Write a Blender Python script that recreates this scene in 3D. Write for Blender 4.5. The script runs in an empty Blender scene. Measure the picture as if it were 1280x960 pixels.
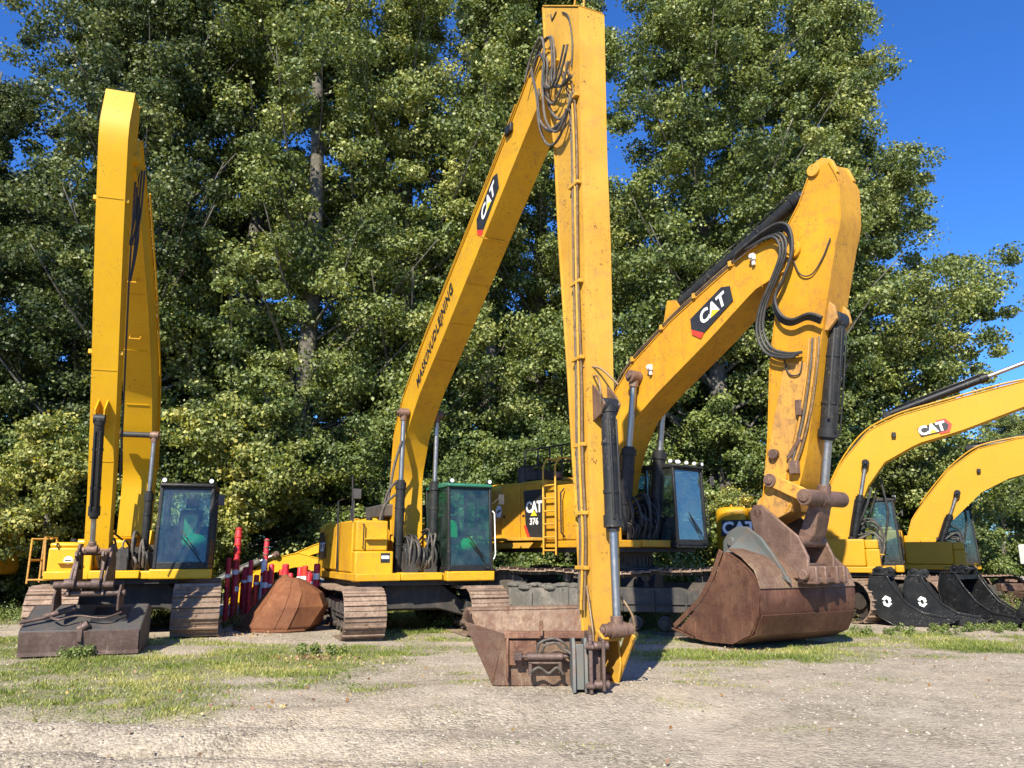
import bpy, bmesh, math, random
import numpy as np
from mathutils import Vector, Matrix
R = math.radians
random.seed(7)
rng = np.random.default_rng(11)
S = bpy.context.scene

# ------------------------------------------------------------ camera, sky, sun
cam_d = bpy.data.cameras.new('camera')
cam = bpy.data.objects.new('camera', cam_d); S.collection.objects.link(cam)
cam_d.sensor_width = 36; cam_d.lens = 27.0; cam_d.clip_end = 3000; cam_d.clip_start = 0.1
cam.location = (0, 0, 1.7); cam.rotation_euler = (R(102.5), 0, 0)
S.camera = cam
SUN_EL, SUN_AZ = 39.0, 197.0          # azimuth clockwise from +Y: the sun stands behind the camera, a little to the left
w = bpy.data.worlds.new('World'); S.world = w; w.use_nodes = True
nt = w.node_tree; bg = nt.nodes['Background']
sky = nt.nodes.new('ShaderNodeTexSky'); sky.sky_type = 'NISHITA'; sky.sun_disc = False
sky.sun_elevation = R(SUN_EL); sky.sun_rotation = R(SUN_AZ)
sky.altitude = 0; sky.air_density = 1.0; sky.dust_density = 0.1; sky.ozone_density = 2.5
hs = nt.nodes.new('ShaderNodeHueSaturation'); hs.inputs['Saturation'].default_value = 1.12
nt.links.new(sky.outputs[0], hs.inputs['Color']); tint = nt.nodes.new('ShaderNodeMix'); tint.data_type = 'RGBA'; tint.blend_type = 'MULTIPLY'; tint.inputs[0].default_value = 1.0; tint.inputs[7].default_value = (0.62, 1.16, 1.95, 1); nt.links.new(hs.outputs[0], tint.inputs[6]); nt.links.new(tint.outputs[2], bg.inputs[0])
bg.inputs[1].default_value = 0.06
sd = bpy.data.lights.new('sun', 'SUN'); sd.energy = 5.0; sd.angle = R(0.5); sd.color = (1, 0.925, 0.77)
sun = bpy.data.objects.new('sun', sd); S.collection.objects.link(sun)
az = R(SUN_AZ); el = R(SUN_EL)
sun_dir = Vector((math.sin(az)*math.cos(el), math.cos(az)*math.cos(el), math.sin(el)))
sun.rotation_euler = sun_dir.to_track_quat('Z', 'Y').to_euler(); sun.location = sun_dir*60
S.view_settings.view_transform = 'Standard'; S.view_settings.look = 'None'
S.view_settings.exposure = 0.98; S.view_settings.gamma = 1.0; S.view_settings.use_curve_mapping = False
S.render.engine = 'CYCLES'

# ------------------------------------------------------------ tagging
def link(o): S.collection.objects.link(o); return o
def tag(o, label=None, cat=None, group=None, kind=None):
    if label: o['label'] = label
    if cat: o['category'] = cat
    if group: o['group'] = group
    if kind: o['kind'] = kind
    return o
def thing(name, loc, rz, label, cat, group=None, scale=1.0):
    o = bpy.data.objects.new(name, None); link(o)
    o.location = loc; o.rotation_euler = (0, 0, rz); o.scale = (scale,)*3; o.empty_display_size = 0.3
    return tag(o, label, cat, group)
def copy_tree(o, parent=None):
    c = o.copy(); link(c)
    if parent: c.parent = parent
    for ch in list(o.children): copy_tree(ch, c)
    return c

# ------------------------------------------------------------ materials
def nm(name):
    m = bpy.data.materials.new(name); m.use_nodes = True
    t = m.node_tree; b = t.nodes['Principled BSDF']
    return m, t, b
def N(t, typ, **kw):
    n = t.nodes.new(typ)
    for k, v in kw.items():
        if k.startswith('i_'): n.inputs[k[2:].replace('_', ' ')].default_value = v
        else: setattr(n, k, v)
    return n
def noise(t, vec, scale, detail=5, rough=0.6, dist=0.0):
    n = N(t, 'ShaderNodeTexNoise'); n.inputs['Scale'].default_value = scale
    n.inputs['Detail'].default_value = detail; n.inputs['Roughness'].default_value = rough
    n.inputs['Distortion'].default_value = dist
    t.links.new(vec, n.inputs['Vector']); return n.outputs['Fac']
def ramp(t, fac, lo, hi, a=0.0, b=1.0):
    n = N(t, 'ShaderNodeMapRange'); n.inputs['From Min'].default_value = lo; n.inputs['From Max'].default_value = hi
    n.inputs['To Min'].default_value = a; n.inputs['To Max'].default_value = b; n.clamp = True
    t.links.new(fac, n.inputs['Value']); return n.outputs['Result']
def mix(t, fac, a, b):
    n = N(t, 'ShaderNodeMix', data_type='RGBA')
    if hasattr(fac, 'links') or not isinstance(fac, (int, float)): t.links.new(fac, n.inputs[0])
    else: n.inputs[0].default_value = fac
    for s, v in ((6, a), (7, b)):
        if isinstance(v, tuple): n.inputs[s].default_value = (*v[:3], 1)
        else: t.links.new(v, n.inputs[s])
    return n.outputs[2]
def mul(t, a, b, op='MULTIPLY'):
    n = N(t, 'ShaderNodeMath', operation=op)
    for i, v in enumerate((a, b)):
        if isinstance(v, (int, float)): n.inputs[i].default_value = v
        else: t.links.new(v, n.inputs[i])
    return n.outputs[0]
def coords(t, scale=(1, 1, 1)):
    c = N(t, 'ShaderNodeTexCoord'); mp = N(t, 'ShaderNodeMapping'); mp.inputs['Scale'].default_value = scale
    t.links.new(c.outputs['Object'], mp.inputs['Vector']); return mp.outputs[0]
def bump(t, b, h, strength, dist=0.02):
    n = N(t, 'ShaderNodeBump'); n.inputs['Strength'].default_value = strength; n.inputs['Distance'].default_value = dist
    t.links.new(h, n.inputs['Height']); t.links.new(n.outputs[0], b.inputs['Normal'])

def metal_paint(name, base, alt, dirt, dirt_amt=0.5, chip=(0.12, 0.05, 0.025), chip_amt=0.0, rough=0.42, metallic=0.0, streak=0.4, coat=0.0):
    """painted or worn steel: slow fading, grime blotches, run-down streaks, chips and scratches"""
    m, t, b = nm(name); v = coords(t)
    n1 = noise(t, v, 0.9, 4); c = mix(t, ramp(t, n1, 0.35, 0.68), base, alt)
    vs = coords(t, (7, 7, 0.5)); st = noise(t, vs, 1.6, 5, 0.65)
    c = mix(t, mul(t, ramp(t, st, 0.52, 0.8), streak), c, dirt)
    n2 = noise(t, v, 5.0, 8, 0.72, 0.4); g = mul(t, ramp(t, n2, 0.5, 0.72), dirt_amt)
    c = mix(t, g, c, dirt)
    n3 = noise(t, v, 23, 6, 0.7); n4 = noise(t, v, 1.7, 3)
    ch = mul(t, ramp(t, n3, 0.575, 0.62), ramp(t, n4, 0.48, 0.60)); ch = mul(t, ch, chip_amt)
    c = mix(t, ch, c, chip)
    t.links.new(c, b.inputs['Base Color'])
    r = mul(t, ramp(t, n2, 0.3, 0.8, 0, 0.25), rough, 'ADD'); t.links.new(r, b.inputs['Roughness'])
    b.inputs['Metallic'].default_value = metallic; b.inputs['Specular IOR Level'].default_value = 0.35; b.inputs['Coat Weight'].default_value = coat*.5
    b.inputs['Coat Roughness'].default_value = 0.15
    hh = mul(t, n1, mul(t, n3, 0.06), 'ADD'); bump(t, b, hh, 0.16, 0.02)
    return m
def rusty(name, a, b_, c_, scale=1.0, rough=0.75, metallic=0.25, scratch=0.4):
    m, t, b = nm(name); v = coords(t)
    n1 = noise(t, v, 1.1*scale, 6, 0.65, 0.5); n2 = noise(t, v, 6*scale, 8, 0.75, 0.3); n3 = noise(t, v, 40*scale, 4, 0.7)
    c = mix(t, ramp(t, n1, 0.38, 0.62), a, b_)
    c = mix(t, ramp(t, n2, 0.48, 0.68), c, c_)
    vs = coords(t, (1.2, 14, 14)); s = noise(t, vs, 2.5, 6, 0.7)
    c = mix(t, mul(t, ramp(t, s, 0.58, 0.75), scratch), c, (0.30, 0.27, 0.25))
    s2 = noise(t, coords(t, (9, 9, 1.0)), 2.0, 7, 0.75); c = mix(t, mul(t, ramp(t, s2, 0.54, 0.72), 0.55), c, tuple(min(1, x*1.9+.02) for x in b_)); big = noise(t, v, 0.7*scale, 3, 0.5); c = mix(t, mul(t, ramp(t, big, 0.42, 0.60), 0.5), c, tuple(x*0.5 for x in c_))
    c = mix(t, mul(t, ramp(t, n3, 0.35, 0.7), 0.35), c, tuple(x*0.45 for x in a))
    t.links.new(c, b.inputs['Base Color']); t.links.new(ramp(t, n2, 0.3, 0.7, rough-0.2, rough+0.12), b.inputs['Roughness'])
    b.inputs['Metallic'].default_value = metallic
    dent = mul(t, noise(t, v, 1.6, 2, 0.4), 2.2); bump(t, b, mul(t, dent, mul(t, n2, mul(t, n3, 0.35), 'ADD'), 'ADD'), 0.55, 0.025)
    return m
def plain(name, col, rough=0.5, metallic=0.0, var=0.25, sc=8.0):
    m, t, b = nm(name); v = coords(t); n = noise(t, v, sc, 6, 0.7)
    c = mix(t, ramp(t, n, 0.35, 0.7), tuple(x*(1-var) for x in col), tuple(min(1, x*(1+var)+0.01*var) for x in col))
    t.links.new(c, b.inputs['Base Color']); t.links.new(ramp(t, n, 0.3, 0.7, rough-0.08, rough+0.15), b.inputs['Roughness'])
    b.inputs['Metallic'].default_value = metallic; bump(t, b, n, 0.12, 0.01)
    return m
def glass(name, tint, refl=0.9):
    m = bpy.data.materials.new(name); m.use_nodes = True; t = m.node_tree; t.nodes.clear()
    out = N(t, 'ShaderNodeOutputMaterial'); mx = N(t, 'ShaderNodeMixShader'); tr = N(t, 'ShaderNodeBsdfTransparent'); gl = N(t, 'ShaderNodeBsdfGlossy')
    tr.inputs['Color'].default_value = (*tint, 1); gl.inputs['Roughness'].default_value = 0.03; gl.inputs['Color'].default_value = (refl,)*3+(1,)
    fr = N(t, 'ShaderNodeFresnel'); fr.inputs['IOR'].default_value = 1.7
    f = mul(t, fr.outputs[0], 0.50); f = mul(t, f, 0.01, 'ADD')
    # dust film
    v = coords(t); n = noise(t, v, 3, 6, 0.7); df = N(t, 'ShaderNodeBsdfDiffuse'); df.inputs['Color'].default_value = (0.45, 0.47, 0.45, 1)
    mx2 = N(t, 'ShaderNodeMixShader'); t.links.new(ramp(t, n, 0.4, 0.75, 0.01, 0.07), mx2.inputs[0])
    t.links.new(f, mx.inputs[0]); t.links.new(tr.outputs[0], mx.inputs[1]); t.links.new(gl.outputs[0], mx.inputs[2])
    t.links.new(mx.outputs[0], mx2.inputs[1]); t.links.new(df.outputs[0], mx2.inputs[2]); t.links.new(mx2.outputs[0], out.inputs[0])
    return m

MAT = dict(
    yel_clean=metal_paint('yellow_paint_clean', (0.60, 0.335, 0.006), (0.56, 0.30, 0.006), (0.30, 0.17, 0.04), 0.16, chip_amt=0.5, rough=0.36, streak=0.10, coat=0.2),
    yel_new=metal_paint('yellow_paint_new', (0.50, 0.262, 0.006), (0.47, 0.235, 0.006), (0.28, 0.16, 0.04), 0.20, chip_amt=0.6, rough=0.38, streak=0.2),
    yel_mid=metal_paint('yellow_paint_used', (0.60, 0.330, 0.010), (0.50, 0.245, 0.009), (0.26, 0.14, 0.05), 0.42, chip_amt=0.8, rough=0.42, streak=0.25, coat=0.1),
    yel_faded=metal_paint('yellow_paint_faded', (0.56, 0.325, 0.042), (0.48, 0.245, 0.024), (0.30, 0.15, 0.06), 0.55, chip_amt=1.0, rough=0.5, streak=0.4),
    yel_worn=metal_paint('yellow_paint_worn', (0.56, 0.285, 0.013), (0.46, 0.215, 0.011), (0.22, 0.11, 0.04), 0.6, chip_amt=1.0, rough=0.45, streak=0.45),
    yel_grimy=metal_paint('yellow_paint_grimy', (0.60, 0.30, 0.04), (0.40, 0.21, 0.06), (0.13, 0.08, 0.045), 0.85, chip_amt=1.0, rough=0.6, streak=0.8),
    black=metal_paint('black_paint', (0.011, 0.012, 0.013), (0.018, 0.019, 0.020), (0.075, 0.062, 0.048), 0.30, chip=(0.2, 0.16, 0.12), chip_amt=0.5, rough=0.42, streak=0.25),
    newblack=metal_paint('new_black_paint', (0.005, 0.0055, 0.006), (0.008, 0.008, 0.009), (0.05, 0.045, 0.038), 0.18, chip=(0.2, 0.2, 0.19), chip_amt=0.3, rough=0.34, streak=0.1, coat=0.3),
    grey=metal_paint('grey_worn_steel', (0.050, 0.050, 0.052), (0.10, 0.097, 0.092), (0.15, 0.10, 0.07), 0.65, chip_amt=0.7, rough=0.5, metallic=0.2),
    greygreen=metal_paint('grey_green_steel', (0.085, 0.10, 0.095), (0.14, 0.145, 0.135), (0.18, 0.095, 0.06), 0.6, chip_amt=0.9, rough=0.55, metallic=0.2),
    chassis=metal_paint('chassis_steel', (0.028, 0.027, 0.027), (0.050, 0.045, 0.040), (0.14, 0.11, 0.085), 0.55, chip_amt=0.6, rough=0.6),
    mud=metal_paint('muddy_steel', (0.075, 0.072, 0.064), (0.13, 0.12, 0.10), (0.24, 0.21, 0.17), 0.9, chip_amt=0.4, rough=0.85),
    track=rusty('track_shoe_steel', (0.29, 0.195, 0.135), (0.40, 0.29, 0.21), (0.16, 0.10, 0.065), 2.2, 0.75, 0.2, 0.5),
    trackdark=rusty('track_link_steel', (0.07, 0.055, 0.045), (0.11, 0.085, 0.065), (0.045, 0.035, 0.03), 1.5, 0.75, 0.25),
    rust=rusty('rusty_bucket_steel', (0.14, 0.055, 0.034), (0.26, 0.135, 0.078), (0.085, 0.034, 0.022), 1.0, 0.62, 0.3),
    rustpale=rusty('pale_rusty_steel', (0.145, 0.085, 0.060), (0.26, 0.18, 0.115), (0.15, 0.058, 0.030), 1.6, 0.66, 0.3, 0.6),
    rustorange=rusty('orange_rust_steel', (0.20, 0.068, 0.022), (0.25, 0.098, 0.036), (0.14, 0.045, 0.02), 0.9, 0.85, 0.05, 0.05),
    rustpin=rusty('brown_pin_steel', (0.19, 0.11, 0.08), (0.27, 0.17, 0.12), (0.12, 0.07, 0.05), 2.0, 0.6, 0.35),
    darkbrown=rusty('dark_brown_steel', (0.12, 0.075, 0.06), (0.19, 0.13, 0.11), (0.08, 0.05, 0.04), 1.5, 0.6, 0.35, 0.7),
    chrome=plain('chrome_rod', (0.36, 0.35, 0.33), 0.38, 1.0, 0.04), rubber=plain('rubber_hose', (0.03, 0.029, 0.028), 0.55, 0, 0.4),
    dustyhose=plain('dusty_hose', (0.10, 0.085, 0.07), 0.7, 0, 0.5, 14), pipe=plain('oily_pipe', (0.20, 0.13, 0.07), 0.5, 0.3, 0.4, 10),
    glass=glass('cab_glass', (0.72, 0.84, 0.86)), greenglass=glass('green_cab_glass', (0.55, 0.86, 0.74)),
    red=plain('red_plastic', (0.50, 0.02, 0.035), 0.5, 0, 0.35, 9), white=plain('white_paint', (0.78, 0.77, 0.74), 0.5, 0, 0.12),
    redmark=plain('red_marking', (0.62, 0.045, 0.02), 0.45, 0, 0.1), blackmark=plain('black_marking', (0.02, 0.02, 0.022), 0.45, 0, 0.15),
    seat=plain('seat_fabric', (0.035, 0.037, 0.04), 0.85, 0, 0.2, 30), green=plain('green_cloth', (0.02, 0.42, 0.16), 0.8, 0, 0.2, 20),
    lens=plain('lamp_lens', (0.8, 0.8, 0.78), 0.12, 0.2, 0.05), markyel=plain('yellow_marking', (0.80, 0.62, 0.03), 0.5, 0, 0.05),
    greentrim=plain('green_visor', (0.03, 0.16, 0.10), 0.3, 0, 0.2), wood=plain('grey_wood', (0.26, 0.22, 0.17), 0.85, 0, 0.3, 12),
    concrete=plain('pale_concrete', (0.42, 0.40, 0.37), 0.9, 0, 0.15, 6),
)

# ------------------------------------------------------------ mesh collector
class G:
    def __init__(s, M=None): s.v = []; s.f = []; s.M = M or Matrix()
    def add(s, vs, fs):
        o = len(s.v); s.v += [tuple(s.M @ Vector(p)) for p in vs]; s.f += [tuple(i+o for i in f) for f in fs]; return s
    def box(s, x0, x1, y0, y1, z0, z1):
        vs = [(x, y, z) for x in (x0, x1) for y in (y0, y1) for z in (z0, z1)]
        return s.add(vs, [(0, 1, 3, 2), (4, 6, 7, 5), (0, 4, 5, 1), (2, 3, 7, 6), (0, 2, 6, 4), (1, 5, 7, 3)])
    def obox(s, c, size, u, v=(0, 1, 0)):
        """box with its long axis along u and width axis near v"""
        u = Vector(u).normalized(); v = Vector(v); wv = u.cross(v).normalized(); v = wv.cross(u)
        c = Vector(c); vs = []
        for a in (-.5, .5):
            for b in (-.5, .5):
                for d in (-.5, .5): vs.append(tuple(c + u*size[0]*a + v*size[1]*b + wv*size[2]*d))
        return s.add(vs, [(0, 1, 3, 2), (4, 6, 7, 5), (0, 4, 5, 1), (2, 3, 7, 6), (0, 2, 6, 4), (1, 5, 7, 3)])
    def prism(s, pts, a, b, a2=None, ax='y'):
        """polygon in (x,z) extruded along y from a to b"""
        n = len(pts)
        f = (lambda p, q: (p[0], q, p[1])) if ax == 'y' else ((lambda p, q: (q, p[0], p[1])) if ax == 'x' else (lambda p, q: (p[0], p[1], q)))
        vs = [f(p, a) for p in pts] + [f(p, b) for p in pts]
        fs = [tuple(range(n)), tuple(range(2*n-1, n-1, -1))] + [(i, (i+1) % n, (i+1) % n+n, i+n) for i in range(n)]
        return s.add(vs, fs)
    def taper(s, top, bot, ws):
        """box-section beam: top and bottom polylines (x,z) of equal length and half width at each station"""
        n = len(top); vs = []
        for i in range(n):
            h = ws[i] if isinstance(ws, (list, tuple)) else ws
            vs += [(top[i][0], -h, top[i][1]), (top[i][0], h, top[i][1]), (bot[i][0], h, bot[i][1]), (bot[i][0], -h, bot[i][1])]
        fs = [(0, 1, 2, 3), tuple(4*(n-1)+k for k in (3, 2, 1, 0))]
        for i in range(n-1):
            for k in range(4): fs.append((4*i+k, 4*i+(k+1) % 4, 4*(i+1)+(k+1) % 4, 4*(i+1)+k))
        return s.add(vs, fs)
    def ribbon(s, pts, a, b, t):
        """plate following a polyline in (x,z), thickness t to its left, y from a to b"""
        n = len(pts); off = []
        for i in range(n):
            p = Vector(pts[max(0, i-1)]); q = Vector(pts[min(n-1, i+1)]); d = (q-p).normalized(); off.append((pts[i][0]-d.y*t, pts[i][1]+d.x*t))
        vs = []
        for i in range(n): vs += [(pts[i][0], a, pts[i][1]), (pts[i][0], b, pts[i][1]), (off[i][0], b, off[i][1]), (off[i][0], a, off[i][1])]
        fs = [(0, 1, 2, 3), tuple(4*(n-1)+k for k in (3, 2, 1, 0))]
        for i in range(n-1):
            for k in range(4): fs.append((4*i+k, 4*i+(k+1) % 4, 4*(i+1)+(k+1) % 4, 4*(i+1)+k))
        return s.add(vs, fs)
    def cyl(s, p0, p1, r, seg=20, r2=None):
        return s.tube([p0, p1], [r, r if r2 is None else r2], seg)
    def tube(s, pts, r, seg=8):
        pts = [Vector(p) for p in pts]; n = len(pts); rs = r if isinstance(r, list) else [r]*n
        d0 = (pts[1]-pts[0]).normalized(); a = d0.orthogonal().normalized(); vs = []
        for i in range(n):
            d = (pts[min(n-1, i+1)]-pts[max(0, i-1)]).normalized()
            a = (a - d*a.dot(d)).normalized(); b = d.cross(a)
            for k in range(seg):
                an = 2*math.pi*k/seg; vs.append(tuple(pts[i]+(a*math.cos(an)+b*math.sin(an))*rs[i]))
        fs = [tuple(range(seg-1, -1, -1)), tuple(range((n-1)*seg, n*seg))]
        for i in range(n-1):
            for k in range(seg): fs.append((i*seg+k, i*seg+(k+1) % seg, (i+1)*seg+(k+1) % seg, (i+1)*seg+k))
        return s.add(vs, fs)
    def hose(s, pts, r, seg=8, sub=6):
        return s.tube(smooth(pts, sub), r, seg)
    def sphere(s, c, r, seg=12, rings=8, sq=(1, 1, 1)):
        vs = [(c[0], c[1], c[2]+r*sq[2])]; fs = []
        for i in range(1, rings):
            for k in range(seg):
                th = math.pi*i/rings; ph = 2*math.pi*k/seg
                vs.append((c[0]+r*sq[0]*math.sin(th)*math.cos(ph), c[1]+r*sq[1]*math.sin(th)*math.sin(ph), c[2]+r*sq[2]*math.cos(th)))
        vs.append((c[0], c[1], c[2]-r*sq[2])); L = len(vs)-1
        for k in range(seg):
            fs.append((0, 1+k, 1+(k+1) % seg)); fs.append((L, L-seg+(k+1) % seg, L-seg+k))
        for i in range(rings-2):
            for k in range(seg): fs.append((1+i*seg+k, 1+(i+1)*seg+k, 1+(i+1)*seg+(k+1) % seg, 1+i*seg+(k+1) % seg))
        return s.add(vs, fs)
    def mesh(s, name):
        me = bpy.data.meshes.new(name); bm = bmesh.new()
        bv = [bm.verts.new(p) for p in s.v]
        for f in s.f:
            try: bm.faces.new([bv[i] for i in f])
            except ValueError: pass
        bmesh.ops.recalc_face_normals(bm, faces=bm.faces); bm.to_mesh(me); bm.free(); return me
    def build(s, name, mat, parent=None, bevel=0.012, smooth_a=38, seg=2):
        me = s.mesh(name); me.materials.append(MAT[mat] if isinstance(mat, str) else mat)
        me.shade_smooth(); me.set_sharp_from_angle(angle=R(smooth_a))
        o = bpy.data.objects.new(name, me); link(o)
        if parent: o.parent = parent
        if bevel:
            b = o.modifiers.new('bevel', 'BEVEL'); b.width = bevel; b.segments = seg; b.limit_method = 'ANGLE'; b.angle_limit = R(40); b.harden_normals = False
        return o
def smooth(pts, sub=6):
    pts = [Vector(p) for p in pts]; out = []; n = len(pts)
    for i in range(n-1):
        p0 = pts[max(0, i-1)]; p1 = pts[i]; p2 = pts[i+1]; p3 = pts[min(n-1, i+2)]
        for k in range(sub):
            u = k/sub; out.append(0.5*((2*p1)+(p2-p0)*u+(2*p0-5*p1+4*p2-p3)*u*u+(3*p1-p0-3*p2+p3)*u**3))
    out.append(pts[-1]); return out
def y3(pts, y): return [(p[0], y, p[1]) for p in pts]
def resample(pl, n):
    P = [Vector(p) for p in pl]; L = [0]
    for a, b in zip(P, P[1:]): L.append(L[-1]+(b-a).length)
    out = []
    for k in range(n):
        d = L[-1]*k/(n-1)
        for i in range(len(P)-1):
            if d <= L[i+1]+1e-9:
                u = (d-L[i])/max(1e-9, L[i+1]-L[i]); out.append(tuple(P[i].lerp(P[i+1], u))); break
    return out

def lettering(text, M, size, mat, parent, shear=0.0, fat=0.0, name='lettering', thick=0.0015, sx=1.0, space=1.0):
    cu = bpy.data.curves.new(name, 'FONT'); cu.body = text; cu.size = size; cu.shear = shear; cu.offset = fat; cu.extrude = thick
    cu.align_x = 'CENTER'; cu.align_y = 'CENTER'; cu.resolution_u = 3; cu.space_character = space
    o = bpy.data.objects.new('tmp_text', cu); link(o); bpy.context.view_layer.update()
    me = bpy.data.meshes.new_from_object(o.evaluated_get(bpy.context.evaluated_depsgraph_get()))
    bpy.data.objects.remove(o); bpy.data.curves.remove(cu); me.name = name
    me.transform(M @ Matrix.Diagonal((sx, 1, 1, 1))); me.materials.clear(); me.materials.append(MAT[mat])
    p = bpy.data.objects.new(name, me); link(p); p.parent = parent; return p
def face_mat(origin, u, v):
    """matrix whose X is the reading direction u, Y is up v, Z the outward normal"""
    u = Vector(u).normalized(); v = Vector(v); v = (v-u*v.dot(u)).normalized(); n = u.cross(v)
    M = Matrix((u, v, n)).transposed().to_4x4(); M.translation = Vector(origin); return M
def flat_poly(pts, M, mat, parent, name='marking', thick=0.003, z=0.0):
    g = G(M); g.prism(pts, z, z+thick, ax='z'); return g.build(name, mat, parent, bevel=0)
def brand_plate(M, s, parent, style='strip'):
    """dark badge with white letters and a yellow triangle"""
    sub = parent if parent.parent else None
    if style == 'strip':
        pl = flat_poly([(-.66*s, -.02*s), (-.56*s, .20*s), (.42*s, .25*s), (.60*s, .12*s), (.50*s, -.20*s), (-.44*s, -.30*s)], M, 'blackmark', parent, 'badge', 0.004)
        flat_poly([(-.66*s, -.02*s), (-.44*s, -.30*s), (-.56*s, -.36*s), (-.70*s, -.13*s)], M, 'redmark', sub or pl, 'marking', 0.004)
        lettering('CAT', M @ Matrix.Translation((-.02*s, -.01*s, .007)), .38*s, 'white', sub or pl, 0.25, 0.013*s)
        flat_poly([(-.13*s, -.145*s), (.13*s, -.145*s), (-.01*s, -.01*s)], M, 'markyel', sub or pl, 'marking', 0.002, 0.0105)
    else:
        hexa = [(math.cos(R(a))*.36*s+.40*s, math.sin(R(a))*.36*s) for a in range(0, 360, 60)]
        pl = flat_poly(hexa, M, 'redmark', parent, 'badge', 0.003)
        flat_poly([(x*.66+.40*s*.34, y*.66) for x, y in hexa], M, 'blackmark', sub or pl, 'marking', 0.003, 0.0035)
        flat_poly([(-.56*s, -.22*s), (-.60*s, .18*s), (.40*s, .25*s), (.46*s, -.22*s)], M, 'blackmark', sub or pl, 'marking', 0.002, 0.007)
        lettering('CAT', M @ Matrix.Translation((-.06*s, 0, .0105)), .55*s, 'white', sub or pl, 0.0, 0.022*s)
        flat_poly([(-.22*s, -.18*s), (.12*s, -.18*s), (-.05*s, .0*s)], M, 'markyel', sub or pl, 'marking', 0.002, 0.0135)
    return pl

# ------------------------------------------------------------ terrain
def vnoise(x, y, seed=0):
    xi = np.floor(x).astype(np.int64); yi = np.floor(y).astype(np.int64); fx = x-xi; fy = y-yi
    fx = fx*fx*(3-2*fx); fy = fy*fy*(3-2*fy)
    def h(a, b):
        n = (a*374761393 + b*668265263 + seed*974634777) & 0x7fffffff
        n = (n ^ (n >> 13))*1274126177 & 0x7fffffff
        return ((n ^ (n >> 16)) & 0xffff)/65535.0
    return (h(xi, yi)*(1-fx)+h(xi+1, yi)*fx)*(1-fy)+(h(xi, yi+1)*(1-fx)+h(xi+1, yi+1)*fx)*fy
def fbm(x, y, seed=0, o=4):
    s = 0; a = 0.5
    for i in range(o): s = s+a*vnoise(x*2**i+i*17.3, y*2**i+i*9.1, seed+i); a *= 0.5
    return s/(1-0.5**o)
def blob(x, y, cx, cy, rx, ry, p=2.0): return np.exp(-(((x-cx)/rx)**2+((y-cy)/ry)**2)**(p/2))
def ground_z(x, y):
    x = np.asarray(x, float); y = np.asarray(y, float)
    z = 0.05*(fbm(x*0.35, y*0.35, 3, 3)-0.5)
    z = z+0.10*blob(x, y, -7.5, 16.5, 4.5, 4.0, 4)
    z = z+0.13*blob(x, y, .7, 9.9, 2.2, 1.2, 4)
    # wheel ruts crossing near the camera on the left
    near = np.clip((9.6-y)/1.6, 0, 1)*np.clip((0.6-x)/2.5, 0, 1)
    lane = y-7.6+0.10*x
    z = z+near*(0.09*np.sin(lane*5.2+0.6*fbm(x*1.3, y*1.3, 8)*4)+0.05*(fbm(x*2.2, y*5, 5)-0.5))
    z = z+0.022*(fbm(x*2.1, y*2.1, 4, 3)-0.5)
    return z
def grass_mask(x, y):
    m = 1.05*blob(x, y, -5.8, 11.9, 3.6, 2.1, 3)+0.75*blob(x, y, -3.9, 9.2, 1.3, .6)+.6*blob(x, y, -6.2, 9.6, 1.6, 1.0)+0.95*blob(x, y, -3.6, 13.6, 1.4, 1.3, 3)+0.9*blob(x, y, -9.5, 15.0, 4.0, 1.6, 3)
    m = m+0.75*blob(x, y, -1.5, 17.2, 2.4, 1.2, 3)+0.45*blob(x, y, -.6, 10.9, .5, .5)+0.4*blob(x, y, -1.8, 10.2, .8, .5)+0.35*blob(x, y, .6, 14.3, 1.0, 1.0)
    m = m+0.80*blob(x, y, 4.4, 13.9, 2.2, 1.1, 3)+0.85*blob(x, y, 8.2, 16.8, 4.5, 1.5, 3)+0.8*blob(x, y, 3.0, 17.5, 1.6, 1.6, 3)+.8*blob(x, y, 9, 15.0, 2.6, .8, 3)
    m = m+.55*blob(x, y, 2.5, 14.5, 2.6, 1.2)+.35*blob(x, y, 6.5, 13.5, 3, 1.2)+.45*blob(x, y, -2.2, 14.6, 2.0, 1.0)
    m = m+1.0*np.clip((y-19.5)/2.5, 0, 1)*np.clip((60-y)/30, 0, 1)
    nz = fbm(x*1.1, y*1.6, 21, 4)
    return np.clip((m-0.30)*1.2+(nz-0.5)*2.1, 0, 1)

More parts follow.
